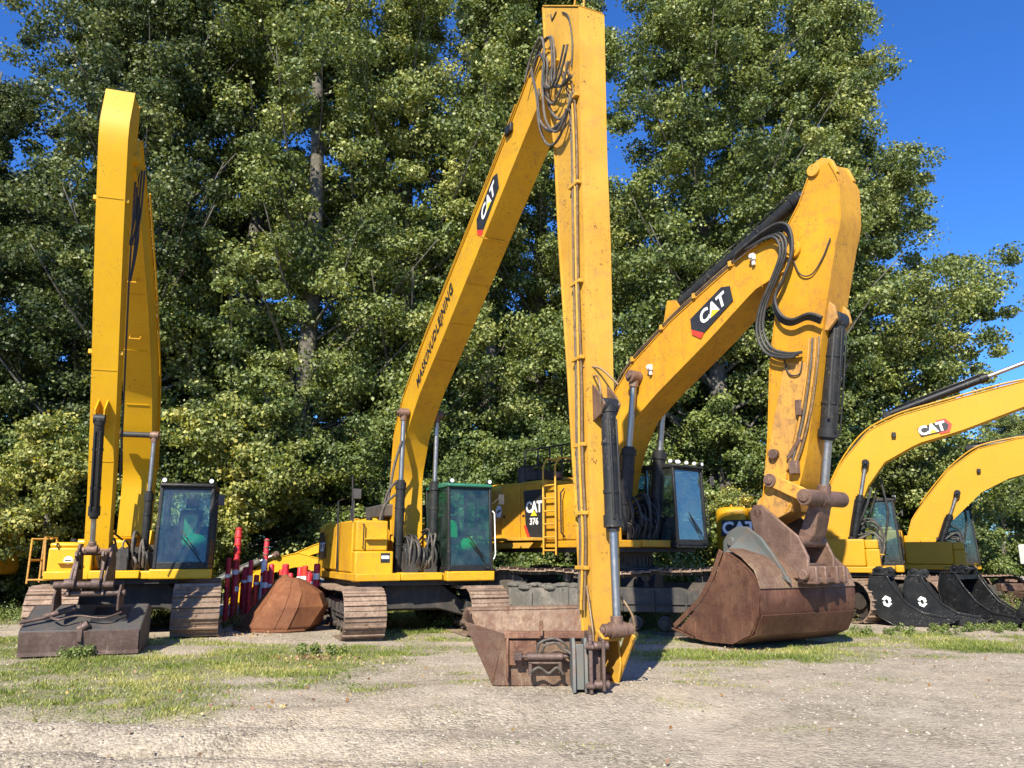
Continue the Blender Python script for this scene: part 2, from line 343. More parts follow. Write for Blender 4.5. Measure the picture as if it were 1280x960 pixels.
def build_ground():
    gx = np.concatenate([-np.geomspace(26, 600, 26)[::-1], np.arange(-25.5, 25.6, 0.16), np.geomspace(26, 600, 26)])
    gy = np.concatenate([-np.geomspace(6, 500, 20)[::-1], np.arange(-5, 4, 1.0), np.arange(4, 24, 0.11), np.arange(24, 40, .5), np.geomspace(41, 1500, 34)])
    X, Y = np.meshgrid(gx, gy); Z = ground_z(X, Y); far = np.clip((np.hypot(X, Y)-35)/30, 0, 1); Z = Z*(1-far)
    nx, ny = len(gx), len(gy); me = bpy.data.meshes.new('ground'); co = np.stack([X, Y, Z], -1).reshape(-1, 3)
    i = np.arange(ny-1)[:, None]*nx+np.arange(nx-1)[None, :]; f = np.stack([i, i+1, i+nx+1, i+nx], -1).reshape(-1, 4)
    me.vertices.add(len(co)); me.vertices.foreach_set('co', co.ravel())
    me.loops.add(f.size); me.loops.foreach_set('vertex_index', f.ravel().astype(np.int32))
    me.polygons.add(len(f)); me.polygons.foreach_set('loop_start', np.arange(0, f.size, 4, dtype=np.int32)); me.update()
    at = me.attributes.new('turf', 'FLOAT', 'POINT'); at.data.foreach_set('value', grass_mask(X, Y).ravel().astype(np.float32))
    lit = np.clip((Y-19)/3, 0, 1)
    me.shade_smooth()
    m, t, b = nm('gravel_ground'); c = N(t, 'ShaderNodeTexCoord').outputs['Object']
    big = noise(t, c, 0.35, 5, 0.6); med = noise(t, c, 2.2, 6, 0.7); fine = noise(t, c, 14, 6, 0.75)
    col = mix(t, ramp(t, big, 0.36, 0.62), (0.53, 0.43, 0.31), (0.45, 0.385, 0.295))
    col = mix(t, mul(t, ramp(t, med, 0.46, 0.70), 0.6), col, (0.33, 0.28, 0.22))
    vo = N(t, 'ShaderNodeTexVoronoi'); vo.inputs['Scale'].default_value = 34; t.links.new(c, vo.inputs['Vector'])
    sep = N(t, 'ShaderNodeSeparateColor'); t.links.new(vo.outputs['Color'], sep.inputs[0])
    peb = mix(t, sep.outputs[0], (0.16, 0.135, 0.10), (0.52, 0.45, 0.34))
    gmask = mul(t, ramp(t, noise(t, c, 0.8, 5, 0.65), 0.40, 0.60), 0.8)
    col = mix(t, gmask, col, peb)
    col = mix(t, mul(t, ramp(t, fine, 0.45, 0.68), 0.6), col, (0.12, 0.095, 0.07)); huge = noise(t, c, 0.9, 7, 0.75, 1.0); col = mix(t, mul(t, ramp(t, huge, 0.53, 0.64), 0.45), col, (0.19, 0.145, 0.10)); col = mix(t, mul(t, ramp(t, huge, 0.46, 0.36), 0.35), col, (0.55, 0.47, 0.36))
    ga = N(t, 'ShaderNodeAttribute', attribute_name='turf'); gf = mul(t, ga.outputs['Fac'], ramp(t, fine, 0.2, 0.6, 0.45, 1.0))
    soil = mix(t, ramp(t, med, 0.4, 0.6), (0.13, 0.12, 0.045), (0.12, 0.15, 0.032))
    col = mix(t, mul(t, gf, 0.85), col, soil)
    t.links.new(col, b.inputs['Base Color']); b.inputs['Roughness'].default_value = 0.92; b.inputs['Specular IOR Level'].default_value = 0.2
    vd = N(t, 'ShaderNodeMath', operation='SUBTRACT'); vd.inputs[0].default_value = 0.6; t.links.new(vo.outputs['Distance'], vd.inputs[1])
    h = mul(t, mul(t, vd.outputs[0], 0.5), mul(t, fine, 0.9), 'ADD'); h = mul(t, h, mul(t, med, 1.2), 'ADD'); bump(t, b, h, 0.8, 0.05)
    me.materials.append(m)
    o = bpy.data.objects.new('ground', me); link(o); tag(o, kind='structure')
build_ground()

def bulk_mesh(name, V, k, tone=None, mat=None):
    """V: (n,k,3) polygons"""
    n = len(V); me = bpy.data.meshes.new(name)
    me.vertices.add(n*k); me.vertices.foreach_set('co', V.reshape(-1).astype(np.float32))
    me.loops.add(n*k); me.loops.foreach_set('vertex_index', np.arange(n*k, dtype=np.int32))
    me.polygons.add(n); me.polygons.foreach_set('loop_start', np.arange(0, n*k, k, dtype=np.int32)); me.update()
    if tone is not None:
        a = me.attributes.new('tone', 'FLOAT', 'FACE'); a.data.foreach_set('value', tone.astype(np.float32))
    if mat: me.materials.append(mat)
    return me

# ------------------------------------------------------------ foliage
def leaf_mat(name, dark, mid, light, back=1.35, rough=0.45, transl=0.25):
    m = bpy.data.materials.new(name); m.use_nodes = True; t = m.node_tree; b = t.nodes['Principled BSDF']
    at = N(t, 'ShaderNodeAttribute', attribute_name='tone'); oi = N(t, 'ShaderNodeObjectInfo')
    f = mul(t, at.outputs['Fac'], ramp(t, oi.outputs['Random'], 0, 1, -0.10, 0.10), 'ADD')
    c = mix(t, ramp(t, f, 0.0, 0.55), dark, mid); c = mix(t, ramp(t, f, 0.6, 1.0), c, light)
    ge = N(t, 'ShaderNodeNewGeometry'); hb = N(t, 'ShaderNodeHueSaturation'); hb.inputs['Saturation'].default_value = 0.8; hb.inputs['Value'].default_value = back
    t.links.new(c, hb.inputs['Color']); c2 = mix(t, ge.outputs['Backfacing'], c, hb.outputs[0])
    t.links.new(c2, b.inputs['Base Color']); b.inputs['Roughness'].default_value = rough; b.inputs['Specular IOR Level'].default_value = 0.35
    tl = N(t, 'ShaderNodeBsdfTranslucent'); hy = N(t, 'ShaderNodeHueSaturation'); hy.inputs['Hue'].default_value = 0.485; hy.inputs['Value'].default_value = 1.7
    t.links.new(c2, hy.inputs['Color']); t.links.new(hy.outputs[0], tl.inputs['Color'])
    mx = N(t, 'ShaderNodeMixShader'); mx.inputs[0].default_value = transl
    t.links.new(b.outputs[0], mx.inputs[1]); t.links.new(tl.outputs[0], mx.inputs[2]); t.links.new(mx.outputs[0], t.nodes['Material Output'].inputs[0])
    return m
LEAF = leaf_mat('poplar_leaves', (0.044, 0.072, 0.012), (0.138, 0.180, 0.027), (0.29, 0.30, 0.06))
LEAF_SHADED = leaf_mat('shade_toned_leaves', (0.020, 0.038, 0.008), (0.070, 0.100, 0.018), (0.19, 0.21, 0.04))  # shade over the left-hand trees, put into the leaf colour
LEAFB = leaf_mat('bush_leaves', (0.040, 0.070, 0.010), (0.11, 0.155, 0.022), (0.22, 0.25, 0.035))
LEAFY = leaf_mat('yellowing_leaves', (0.07, 0.10, 0.012), (0.20, 0.22, 0.025), (0.42, 0.36, 0.03))
BARK = plain('poplar_bark', (0.105, 0.095, 0.075), 0.9, 0, 0.7, 7)

def leaves(centers, radii, per, size, tone_c, rg, flat=0.62, droop=0.25):
    n = len(centers); idx = np.repeat(np.arange(n), per); k = len(idx)
    d = rg.normal(size=(k, 3)); d /= np.linalg.norm(d, axis=1)[:, None]
    rr = rg.random(k)**0.42
    p = centers[idx]+d*rr[:, None]*radii[idx][:, None]*np.array([1, 1, flat])
    nrm = d*0.6+rg.normal(size=(k, 3))*0.65+np.array([0, 0, 0.35]); nrm /= np.linalg.norm(nrm, axis=1)[:, None]
    a = np.cross(nrm, rg.normal(size=(k, 3))); a /= np.linalg.norm(a, axis=1)[:, None]; a[:, 2] -= droop; a /= np.linalg.norm(a, axis=1)[:, None]
    b = np.cross(nrm, a); b /= np.linalg.norm(b, axis=1)[:, None]
    s = size*(0.6+0.8*rg.random(k))[:, None]
    V = np.stack([p-a*s*0.5, p+b*s*0.42-a*s*0.08, p+a*s*0.6, p-b*s*0.42-a*s*0.08], 1)
    tone = np.clip(tone_c[idx]+rg.normal(size=k)*0.22, 0, 1)
    return V, tone

def make_tree_mesh(seed, H, Rm, ncl, per, size, kind='poplar', mat=LEAF, low=0.10):
    rg = np.random.default_rng(seed); g = G()
    lean = rg.normal(size=2)*0.012*H
    def trunk(t): return np.array([lean[0]*t*t+0.12*math.sin(t*9+seed), lean[1]*t*t+0.10*math.cos(t*7+seed), H*t*0.97])
    g.tube([trunk(t) for t in np.linspace(0, 1, 12)], [0.30*(H/24)*(1-t)**0.8+0.03 for t in np.linspace(0, 1, 12)], 9)
    def env(t):
        if kind == 'poplar':
            return Rm*(0.55+0.45*math.sin(math.pi*min(1, t*1.25)))*(1-max(0, t-0.70)/0.30*0.60) if t < 1 else 0.2
        return Rm*math.sin(math.pi*(0.12+0.86*t))**0.6
    C = []; Rd = []
    nl = int(ncl/5*1.25)
    for i in range(nl):
        t0 = low+(1-low)*((i+rg.random())/nl)**(0.92); t0 = min(t0, 0.985); az_ = rg.random()*2*math.pi; L = env(t0)*(0.62+0.5*rg.random())
        if t0 > 0.3 and float(vnoise(np.array(t0*7.0+seed*3), np.array(az_*1.1+seed), seed)) < 0.27: continue
        base = trunk(max(0.03, t0-0.07)); rise = (0.55+0.5*rg.random())*L if kind == 'poplar' else 0.35*L
        tip = trunk(t0)+np.array([math.cos(az_)*L, math.sin(az_)*L, rise*0.6-0.02*H])
        mid = (base+tip)/2+np.array([0, 0, -0.10*L])+rg.normal(size=3)*0.1
        pts = smooth([base, mid, tip], 3); r0 = 0.07*(1-t0)*(H/24)+0.014
        g.tube(pts, [r0*(1-0.75*k/(len(pts)-1)) for k in range(len(pts))], 5)
        for j in range(9):
            u = 0.28+0.80*rg.random(); c = base+(tip-base)*u+rg.normal(size=3)*np.array([0.5, 0.5, 0.38])*(0.40+0.20*L)
            C.append(c); Rd.append((0.26+0.42*rg.random())*(0.55+0.45*Rm/3.5))
            if j < 3: g.tube([base+(tip-base)*u*0.85, c], [0.014, 0.005], 4)
    C = np.array(C); Rd = np.array(Rd); tc = np.clip(rg.normal(0.42, 0.20, len(C)), 0, 1)
    V, tone = leaves(C, Rd, per, size, tc, rg)
    # loose leaves between the clumps
    V2, t2 = leaves(C, Rd*1.45, max(6, per//6), size, tc, rg)
    V = np.concatenate([V, V2]); tone = np.concatenate([tone, t2]); ok = V[:, :, 2].min(1) > 0.02; V = V[ok]; tone = tone[ok]
    crown = bulk_mesh('crown', V, 4, tone, mat)
    tm = g.mesh('trunk'); tm.materials.append(BARK); tm.shade_smooth()
    return crown, tm
def place_tree(meshes, name, x, y, rz, sc, label, cat, group, szx=1.0):
    r = thing(name, (x, y, -0.05), rz, label, cat, group); r.scale = (sc*szx, sc*szx, sc)
    for nme, me in (('crown', meshes[0]), ('trunk', meshes[1])):
        o = bpy.data.objects.new(nme, me); link(o); o.parent = r
    return r

# ------------------------------------------------------------ machine parts
def undercarriage(root, rel, L, gauge, W, hT, mat='track', guard=None, sag=0.05, oy=0.0):
    M = Matrix.Translation((0, oy, 0)) @ Matrix.Rotation(R(rel), 4, 'Z'); Rr = hT/2; cx = L/2-Rr
    pts = []
    n = 160
    straight = 2*cx; arc = math.pi*Rr; per = 2*straight+2*arc
    def path(d):
        d %= per
        if d < straight: return Vector((-cx+d, 0, 0)), Vector((1, 0, 0))
        d -= straight
        if d < arc: a = d/Rr; return Vector((cx+Rr*math.sin(a), 0, Rr-Rr*math.cos(a))), Vector((math.cos(a), 0, math.sin(a)))
        d -= arc
        if d < straight: u = d/straight; return Vector((cx-d, 0, hT-sag*4*u*(1-u)*abs(math.cos(2*math.pi*u))**0.5)), Vector((-1, 0, 0))
        d -= straight; a = math.pi+d/Rr; return Vector((-cx+Rr*math.sin(a), 0, Rr-Rr*math.cos(a))), Vector((math.cos(a), 0, math.sin(a)))
    ns = int(per/0.205); pitch = per/ns
    for sd_ in (-1, 1):
        yc = sd_*gauge/2; g = G(M); gl = G(M); r_ = random.Random(ns+sd_)
        for k in range(ns):
            p, t = path(k*pitch+0.05*sd_+0.06); nn = Vector((t.z, 0, -t.x)); c = Vector((p.x, yc, p.z))+Vector((0, r_.uniform(-.004, .004), 0))
            tt = (t+nn*r_.uniform(-.03, .03)).normalized()
            g.obox(c-nn*0.028, (pitch*0.95, W, 0.022), tt)
            g.obox(c-tt*pitch*.40-nn*0.004, (0.030, W-0.01, .055), tt); g.obox(c+tt*pitch*.12-nn*0.012, (0.018, W-0.02, .022), tt)
            g.obox(c-tt*pitch*.14-nn*.013, (.03, .035, .02), tt); 
            for by in (-.13, .13): g.cyl(c+Vector((0, by, 0))+tt*pitch*.16-nn*.02, c+Vector((0, by, 0))+tt*pitch*.16-nn*.002, .014, 6)
            for ly in (-.1, .1): gl.obox(c+Vector((0, ly, 0))-nn*0.075, (pitch*1.02, 0.035, 0.075), tt)
            gl.cyl(c+Vector((0, -.13, 0))-nn*.08+tt*pitch*.5, c+Vector((0, .13, 0))-nn*.08+tt*pitch*.5, .022, 6)
        tr = g.build('track', mat, root, bevel=0)
        gl.build('track_chain', 'trackdark', tr, bevel=0)
        f = G(M); f.prism([(-cx+.15, hT*.36), (-cx+.15, hT*.62), (-cx*.6, hT*.72), (cx*.7, hT*.72), (cx-.1, hT*.6), (cx-.1, hT*.42), (cx*.7, hT*.36), (-cx*.7, hT*.36)], yc-W*.25, yc+W*.25); f.box(-cx*.8, cx*.8, yc-W*.31, yc+W*.31, hT*.47, hT*.50)
        for q in np.linspace(-cx*.75, cx*.75, 6): f.box(q-.03, q+.03, yc-W*.30, yc+W*.30, hT*.37, hT*.66)
        f.box(-cx*.3, -cx*.3+.3, yc-W*.3, yc+W*.3, hT*.25, hT*.5)
        f.build('track_frame', guard or 'chassis', tr, bevel=.02)
        for nme, x, rr in (('idler_wheel', cx, Rr-.12), ('sprocket', -cx, Rr-.11)):
            q = G(M); q.cyl((x, yc-.09, Rr), (x, yc+.09, Rr), rr, 24); q.cyl((x, yc-.20, Rr), (x, yc+.20, Rr), rr*.5, 18)
            if nme == 'sprocket':
                for a in range(16):
                    an = a*math.pi/8; q.obox((x+math.sin(an)*rr, yc, Rr+math.cos(an)*rr), (.07, .06, .06), (math.sin(an), 0, math.cos(an)))
            q.build(nme, 'trackdark', tr, bevel=.01)
        for k in range(7):
            x = -cx*.82+k*cx*1.64/6; q = G(M); q.cyl((x, yc-.17, hT*.21), (x, yc+.17, hT*.21), hT*.105, 14); q.cyl((x, yc-W*.3, hT*.21), (x, yc+W*.3, hT*.21), hT*.06, 12); q.build('roller', 'trackdark', tr, bevel=.006)
        for x in (-cx*.38, cx*.38):
            q = G(M); q.cyl((x, yc-.16, hT-.2), (x, yc+.16, hT-.2), .085, 14); q.box(x-.05, x+.05, yc-.05, yc+.05, hT*.66, hT-.2); q.build('carrier_roller', 'trackdark', tr, bevel=.006)
    gi = gauge/2-W*.2; zc = hT+0.02; b = G(M)
    prof = [(-gi, hT*.36), (-gi, hT*.66), (-.62, zc), (.62, zc), (gi, hT*.66), (gi, hT*.36), (.55, hT*.52), (-.55, hT*.52)]
    b.prism(prof, .52, 1.0, ax='x'); b.prism(prof, -1.0, -.52, ax='x'); b.box(-.8, .8, -.72, .72, hT*.48, zc-.012)
    b.build('car_body', 'chassis', root, bevel=.025)
    return M

def swing_ring(root, r, z0, z1):
    g = G(); g.cyl((0, 0, z0), (0, 0, z1), r, 40)
    for a in range(44):
        an = a*2*math.pi/44; g.obox((math.sin(an)*(r+.01), math.cos(an)*(r+.01), (z0+z1)/2-.02), (.05, .05, (z1-z0)*.5), (math.sin(an), math.cos(an), 0), (math.cos(an), -math.sin(an), 0))
    g.build('swing_ring', 'trackdark', root, bevel=0)

def cab(root, x0, x1, y0, y1, z0, z1, trim='black', glassmat='glass', cloth=True, guard=False, slant=0.10):
    k = G(); p = .055
    xt = x1-slant; xr = x0+.05
    mid = (x0+x1)/2-.12
    def post(a, b, sz=p): k.obox((Vector(a)+Vector(b))/2, ((Vector(b)-Vector(a)).length, sz, sz), Vector(b)-Vector(a), (0, 1, 0))
    for y in (y0+p/2, y1-p/2):
        post((x1-p/2, y, z0), (xt-p/2, y, z1-.08), .065); post((x0+p/2, y, z0), (xr, y, z1-.08), .08); post((mid, y, z0), (mid, y, z1-.08), .05)
        k.box(x0, x1-.02, y-p/2, y+p/2, z0+.0, z0+.09)
    k.box(x0, mid, y0+.012, y0+.05, z0+.09, z0+.75); k.box(x0, x1-.10, y1-.05, y1-.012, z0+.09, z0+.60)
    k.box(x1-.05, x1-.005, y0+.06, y1-.06, z0, z0+.13); k.box(x0, x0+.05, y0+.06, y1-.06, z0, z0+.9)
    k.box(x0, x1-.02, y0, y1, z0-.06, z0)
    k.box(xt-.06, xt-.012, y0+.06, y1-.06, z1-.14, z1-.08)
    c = k.build('cab', 'black', root, bevel=.012)
    rf = G(); rf.prism([(x0-.02, z1-.085), (x0+.0, z1-.01), (x0+.3, z1+.025), (xt-.25, z1+.025), (xt+.06, z1-.02), (xt+.05, z1-.085)], y0-.015, y1+.015); rf.build('roof', trim, c, bevel=.025)
    # glazing
    g = G(); e = Vector((xt-x1, 0, z1-.14-(z0+.13))).normalized(); g.obox(((x1-.03+xt-.035)/2, (y0+y1)/2, (z0+.13+z1-.14)/2), (z1-z0-.27, y1-y0-.12, .008), e); g.build('windshield', glassmat, c, bevel=0)
    for y, zb in ((y0+.03, z0+.1), (y1-.03, z0+.62)):
        g = G(); g.prism([(mid+.03, zb), (x1-.07, zb), (xt-.07+.02, z1-.1), (mid+.03, z1-.1)], y-.004, y+.004); g.build('side_window', glassmat, c, bevel=0)
        g = G(); g.prism([(x0+.09, z0+.77), (mid-.03, z0+.77), (mid-.03, z1-.1), (x0+.1, z1-.1)], y-.004, y+.004); g.build('side_window', glassmat, c, bevel=0)
    g = G(); g.box(x0+.03, x0+.038, y0+.06, y1-.06, z0+.9, z1-.1); g.build('rear_window', glassmat, c, bevel=0)
    ym = (y0+y1)/2; s_ = G(); s_.box(x0+.35, x0+.85, ym-.25, ym+.25, z0+.42, z0+.56); s_.prism([(x0+.30, z0+.5), (x0+.42, z0+.5), (x0+.30, z0+1.25), (x0+.20, z0+1.25)], ym-.24, ym+.24)
    s_.prism([(x0+.24, z0+1.28), (x0+.34, z0+1.28), (x0+.30, z0+1.5), (x0+.22, z0+1.5)], ym-.13, ym+.13); s_.box(x0+.4, x0+.8, ym-.18, ym+.18, z0, z0+.42)
    for q in (-.34, .34): s_.box(x0+.45, x0+1.0, ym+q-.05, ym+q+.05, z0+.30, z0+.70)
    s_.build('seat', 'seat', c, bevel=.04)
    l = G()
    for q in (-.34, .34): l.cyl((x0+.95, ym+q, z0+.68), (x0+1.0, ym+q, z0+.88), .014, 8); l.sphere((x0+1.0, ym+q, z0+.90), .03, 8, 6)
    for q in (-.12, .12): l.cyl((x0+1.15, ym+q, z0+.02), (x0+1.08, ym+q, z0+.55), .012, 8); l.obox((x0+1.12, ym+q, z0+.12), (.22, .09, .02), (1, 0, .6))
    l.build('control_lever', 'black', c, bevel=0)
    mo = G(); mo.box(x1-.22, x1-.17, y0+.12, y0+.32, z0+.55, z0+.72); mo.cyl((x1-.2, y0+.22, z0+.1), (x1-.2, y0+.22, z0+.6), .014, 8); mo.build('monitor', 'black', c, bevel=.01)
    if cloth:
        cl = G(); cl.sphere((x0+.95, ym+.16, z0+.55), .24, 12, 8, (1.0, 1.1, .7)); cl.prism([(x0+.34, z0+.6), (x0+.50, z0+.62), (x0+.42, z0+1.12), (x0+.34, z0+1.15)], ym-.12, ym+.14)
        o = cl.build('safety_vest', 'green', c, bevel=.02)
    wi = G(); wi.tube([(x1+.012, y1-.12, z0+.10), (x1-.01, ym+.22, z0+.35), (x1-.022, ym-.02, z0+.62)], .011, 6); wi.obox((x1-.03, ym+.14, z0+.52), (.62, .02, .02), (-.10, -.45, .6)); wi.box(x1-.01, x1+.03, y1-.2, y1-.08, z0+.05, z0+.12)
    wi.build('wiper', 'black', c, bevel=0)
    for y in (y0+.07, y1-.07):
        li = G(); li.cyl((xt-.03, y, z1+.05), (xt+.06, y, z1+.045), .052, 14); li.box(xt-.02, xt+.01, y-.012, y+.012, z1-.0, z1+.05); lo = li.build('work_light', 'black', c, bevel=.004)
        q = G(); q.cyl((xt+.058, y, z1+.045), (xt+.068, y, z1+.045), .043, 14); q.build('lens', 'lens', c, bevel=0)
    mi = G(); mi.tube([(x1-.05, y1, z1-.45), (x1+.08, y1+.12, z1-.30), (x1+.1, y1+.16, z1-.30)], .011, 6); mi.box(x1+.07, x1+.11, y1+.10, y1+.22, z1-.46, z1-.24); mi.build('mirror', 'grey', c, bevel=.03)
    h = G(); h.tube([(x1-.0, y1+.02, z0+.25), (x1+.03, y1+.05, z0+.35), (x1-.04, y1+.05, z1-.65), (x1-.08, y1+.02, z1-.6)], .014, 6); h.build('grab_handle', trim if trim == 'black' else 'white', c, bevel=0)
    if guard:
        b_ = G()
        for y in np.linspace(y0+.1, y1-.1, 4): b_.sphere((xt-.15, y, z1+.07), .055, 8, 6)
        b_.build('roof_light', 'lens', c, bevel=0)
    return c

def beam(root, name, top, bot, hw, mat, n=26, lip=0.022, t=0.018):
    """box-section boom or stick with flange plates standing proud of the side plates"""
    T = resample(top, n); B = resample(bot, n)
    ws = [hw[0]+(hw[1]-hw[0])*i/(n-1) for i in range(n)] if isinstance(hw, tuple) else [hw]*n
    g = G(); g.taper(T, B, [w_-.0 for w_ in ws])
    o = g.build(name, mat, root, bevel=0, smooth_a=30)
    f = G()
    for P_, sg in ((T, 1), (B, -1)):
        nn = len(P_); vs = []
        for i in range(nn):
            a = Vector(P_[max(0, i-1)]); b = Vector(P_[min(nn-1, i+1)]); d = (b-a).normalized(); off = Vector((-d.y, d.x))*t*sg; h_ = ws[i]+lip; p = Vector(P_[i])
            vs += [(p.x-off.x*.3, -h_, p.y-off.y*.3), (p.x-off.x*.3, h_, p.y-off.y*.3), (p.x+off.x, h_, p.y+off.y), (p.x+off.x, -h_, p.y+off.y)]
        fs = [(0, 1, 2, 3), tuple(4*(nn-1)+k for k in (3, 2, 1, 0))]
        for i in range(nn-1):
            for k in range(4): fs.append((4*i+k, 4*i+(k+1) % 4, 4*(i+1)+(k+1) % 4, 4*(i+1)+k))
        f.add(vs, fs)
    f.build('flange_plate', mat, o, bevel=0, smooth_a=30)
    return o, T, B

def ram(root, a, b, frac, rt, rr, name='hydraulic_cylinder', mat='black', flip=False, y=None):
    """hydraulic ram from foot a to rod eye b; the tube covers frac of the length"""
    a = Vector(a); b = Vector(b); 
    d = (b-a).normalized(); L = (b-a).length; m = a+d*L*frac; g = G()
    g.cyl(a, m, rt, 20); g.cyl(m-d*.16, m, rt*1.18, 20); g.cyl(m, m+d*.05, rt*.85, 18); g.cyl(a, a+d*.10, rt*1.12, 20)
    side = Vector((0, 1, 0)); g.cyl(a-side*rt*1.1, a+side*rt*1.1, rt*1.05, 18)
    v = d.cross(side).normalized()
    for q in (.5, -.5): g.tube([a+d*.2+v*rt*1.05+side*rt*q, a+d*(L*frac*.5)+v*rt*1.2+side*rt*q, m-d*.1+v*rt*1.2+side*rt*q], .018, 6)
    for u in (.3, .7): g.cyl(a+d*L*frac*u, a+d*(L*frac*u+.05), rt*1.1, 18)
    o = g.build(name, mat, root, bevel=.006)
    r_ = G(); r_.cyl(m, b-d*rr*1.0, rr, 16); r_.build('rod', 'chrome', o, bevel=0)
    e = G(); e.cyl(b-side*rt*1.05, b+side*rt*1.05, rr*1.9, 16); e.cyl(b-side*rt*1.5, b+side*rt*1.5, rr*.9, 12); e.cyl(b-d*(rr*3.2), b-d*rr, rr*1.5, 16); e.build('rod_eye', 'rustpin' if mat != 'newblack' else 'newblack', o, bevel=.006)
    return o
def pin(root, c, r, hw, mat='rustpin', name='pin'):
    g = G(); g.cyl((c[0], -hw, c[1]), (c[0], hw, c[1]), r, 20); g.cyl((c[0], -hw-.03, c[1]), (c[0], hw+.03, c[1]), r*.6, 16)
    for s_ in (-1, 1): g.box(c[0]-r*.2, c[0]+r*.2, s_*(hw+.03)-.008, s_*(hw+.03)+.008, c[1]-r*.5, c[1]+r*.5)
    return g.build(name, mat, root, bevel=.006)
def hoses(root, lines, r, mat='rubber', name='hydraulic_hose'):
    for l in lines: G().hose(l, r, 8, 7).build(name, mat, root, bevel=0)
def engine_clutter(root, x0, x1, y0, y1, z0, z1, seed, n=14):
    """hoses and valve block in the well between cab and side boxes"""
    r_ = random.Random(seed); g = G()
    for k in range(7):
        x = r_.uniform(x0, x1-.2); y = r_.uniform(y0, y1-.2); g.box(x, x+r_.uniform(.12, .35), y, y+r_.uniform(.12, .3), z0, z0+r_.uniform(.2, (z1-z0)*.7))
    for k in range(6):
        y = y0+(y1-y0)*(k+.5)/6; g.cyl((x1-.15, y, z0), (x1-.15, y, z0+.35), .045, 10)
    g.build('valve_block', 'chassis', root, bevel=.012)
    for k in range(n):
        y = y0+(y1-y0)*(k+.5)/n; h = r_.uniform(.35, 1.0)*(z1-z0)
        pts = [(x1-.1, y, z0+.05), (x1+r_.uniform(-.05, .12), y+r_.uniform(-.05, .05), z0+h*.6), (x1-.15, y+r_.uniform(-.08, .08), z0+h), (x0+.3, y+r_.uniform(-.1, .1), z0+h*r_.uniform(.6, 1.0))]
        G().hose(pts, r_.choice((.018, .022, .028)), 7, 6).build('hydraulic_hose', r_.choice(('rubber', 'dustyhose', 'rubber')), root, bevel=0)
def rail(root, pts_list, r, mat, name='handrail'):
    g = G()
    for p in pts_list: g.tube(p, r, 8)
    return g.build(name, mat, root, bevel=0)
def bucket_mesh(root, shell, side, hw, mat, t=0.03, name='bucket', lipmat=None, rim=0.0):
    g = G(); g.ribbon(shell, -hw, hw, t)
    for y in (-hw, hw-.03): g.prism(side, y, y+.03)
    o = g.build(name, mat, root, bevel=.008)
    return o

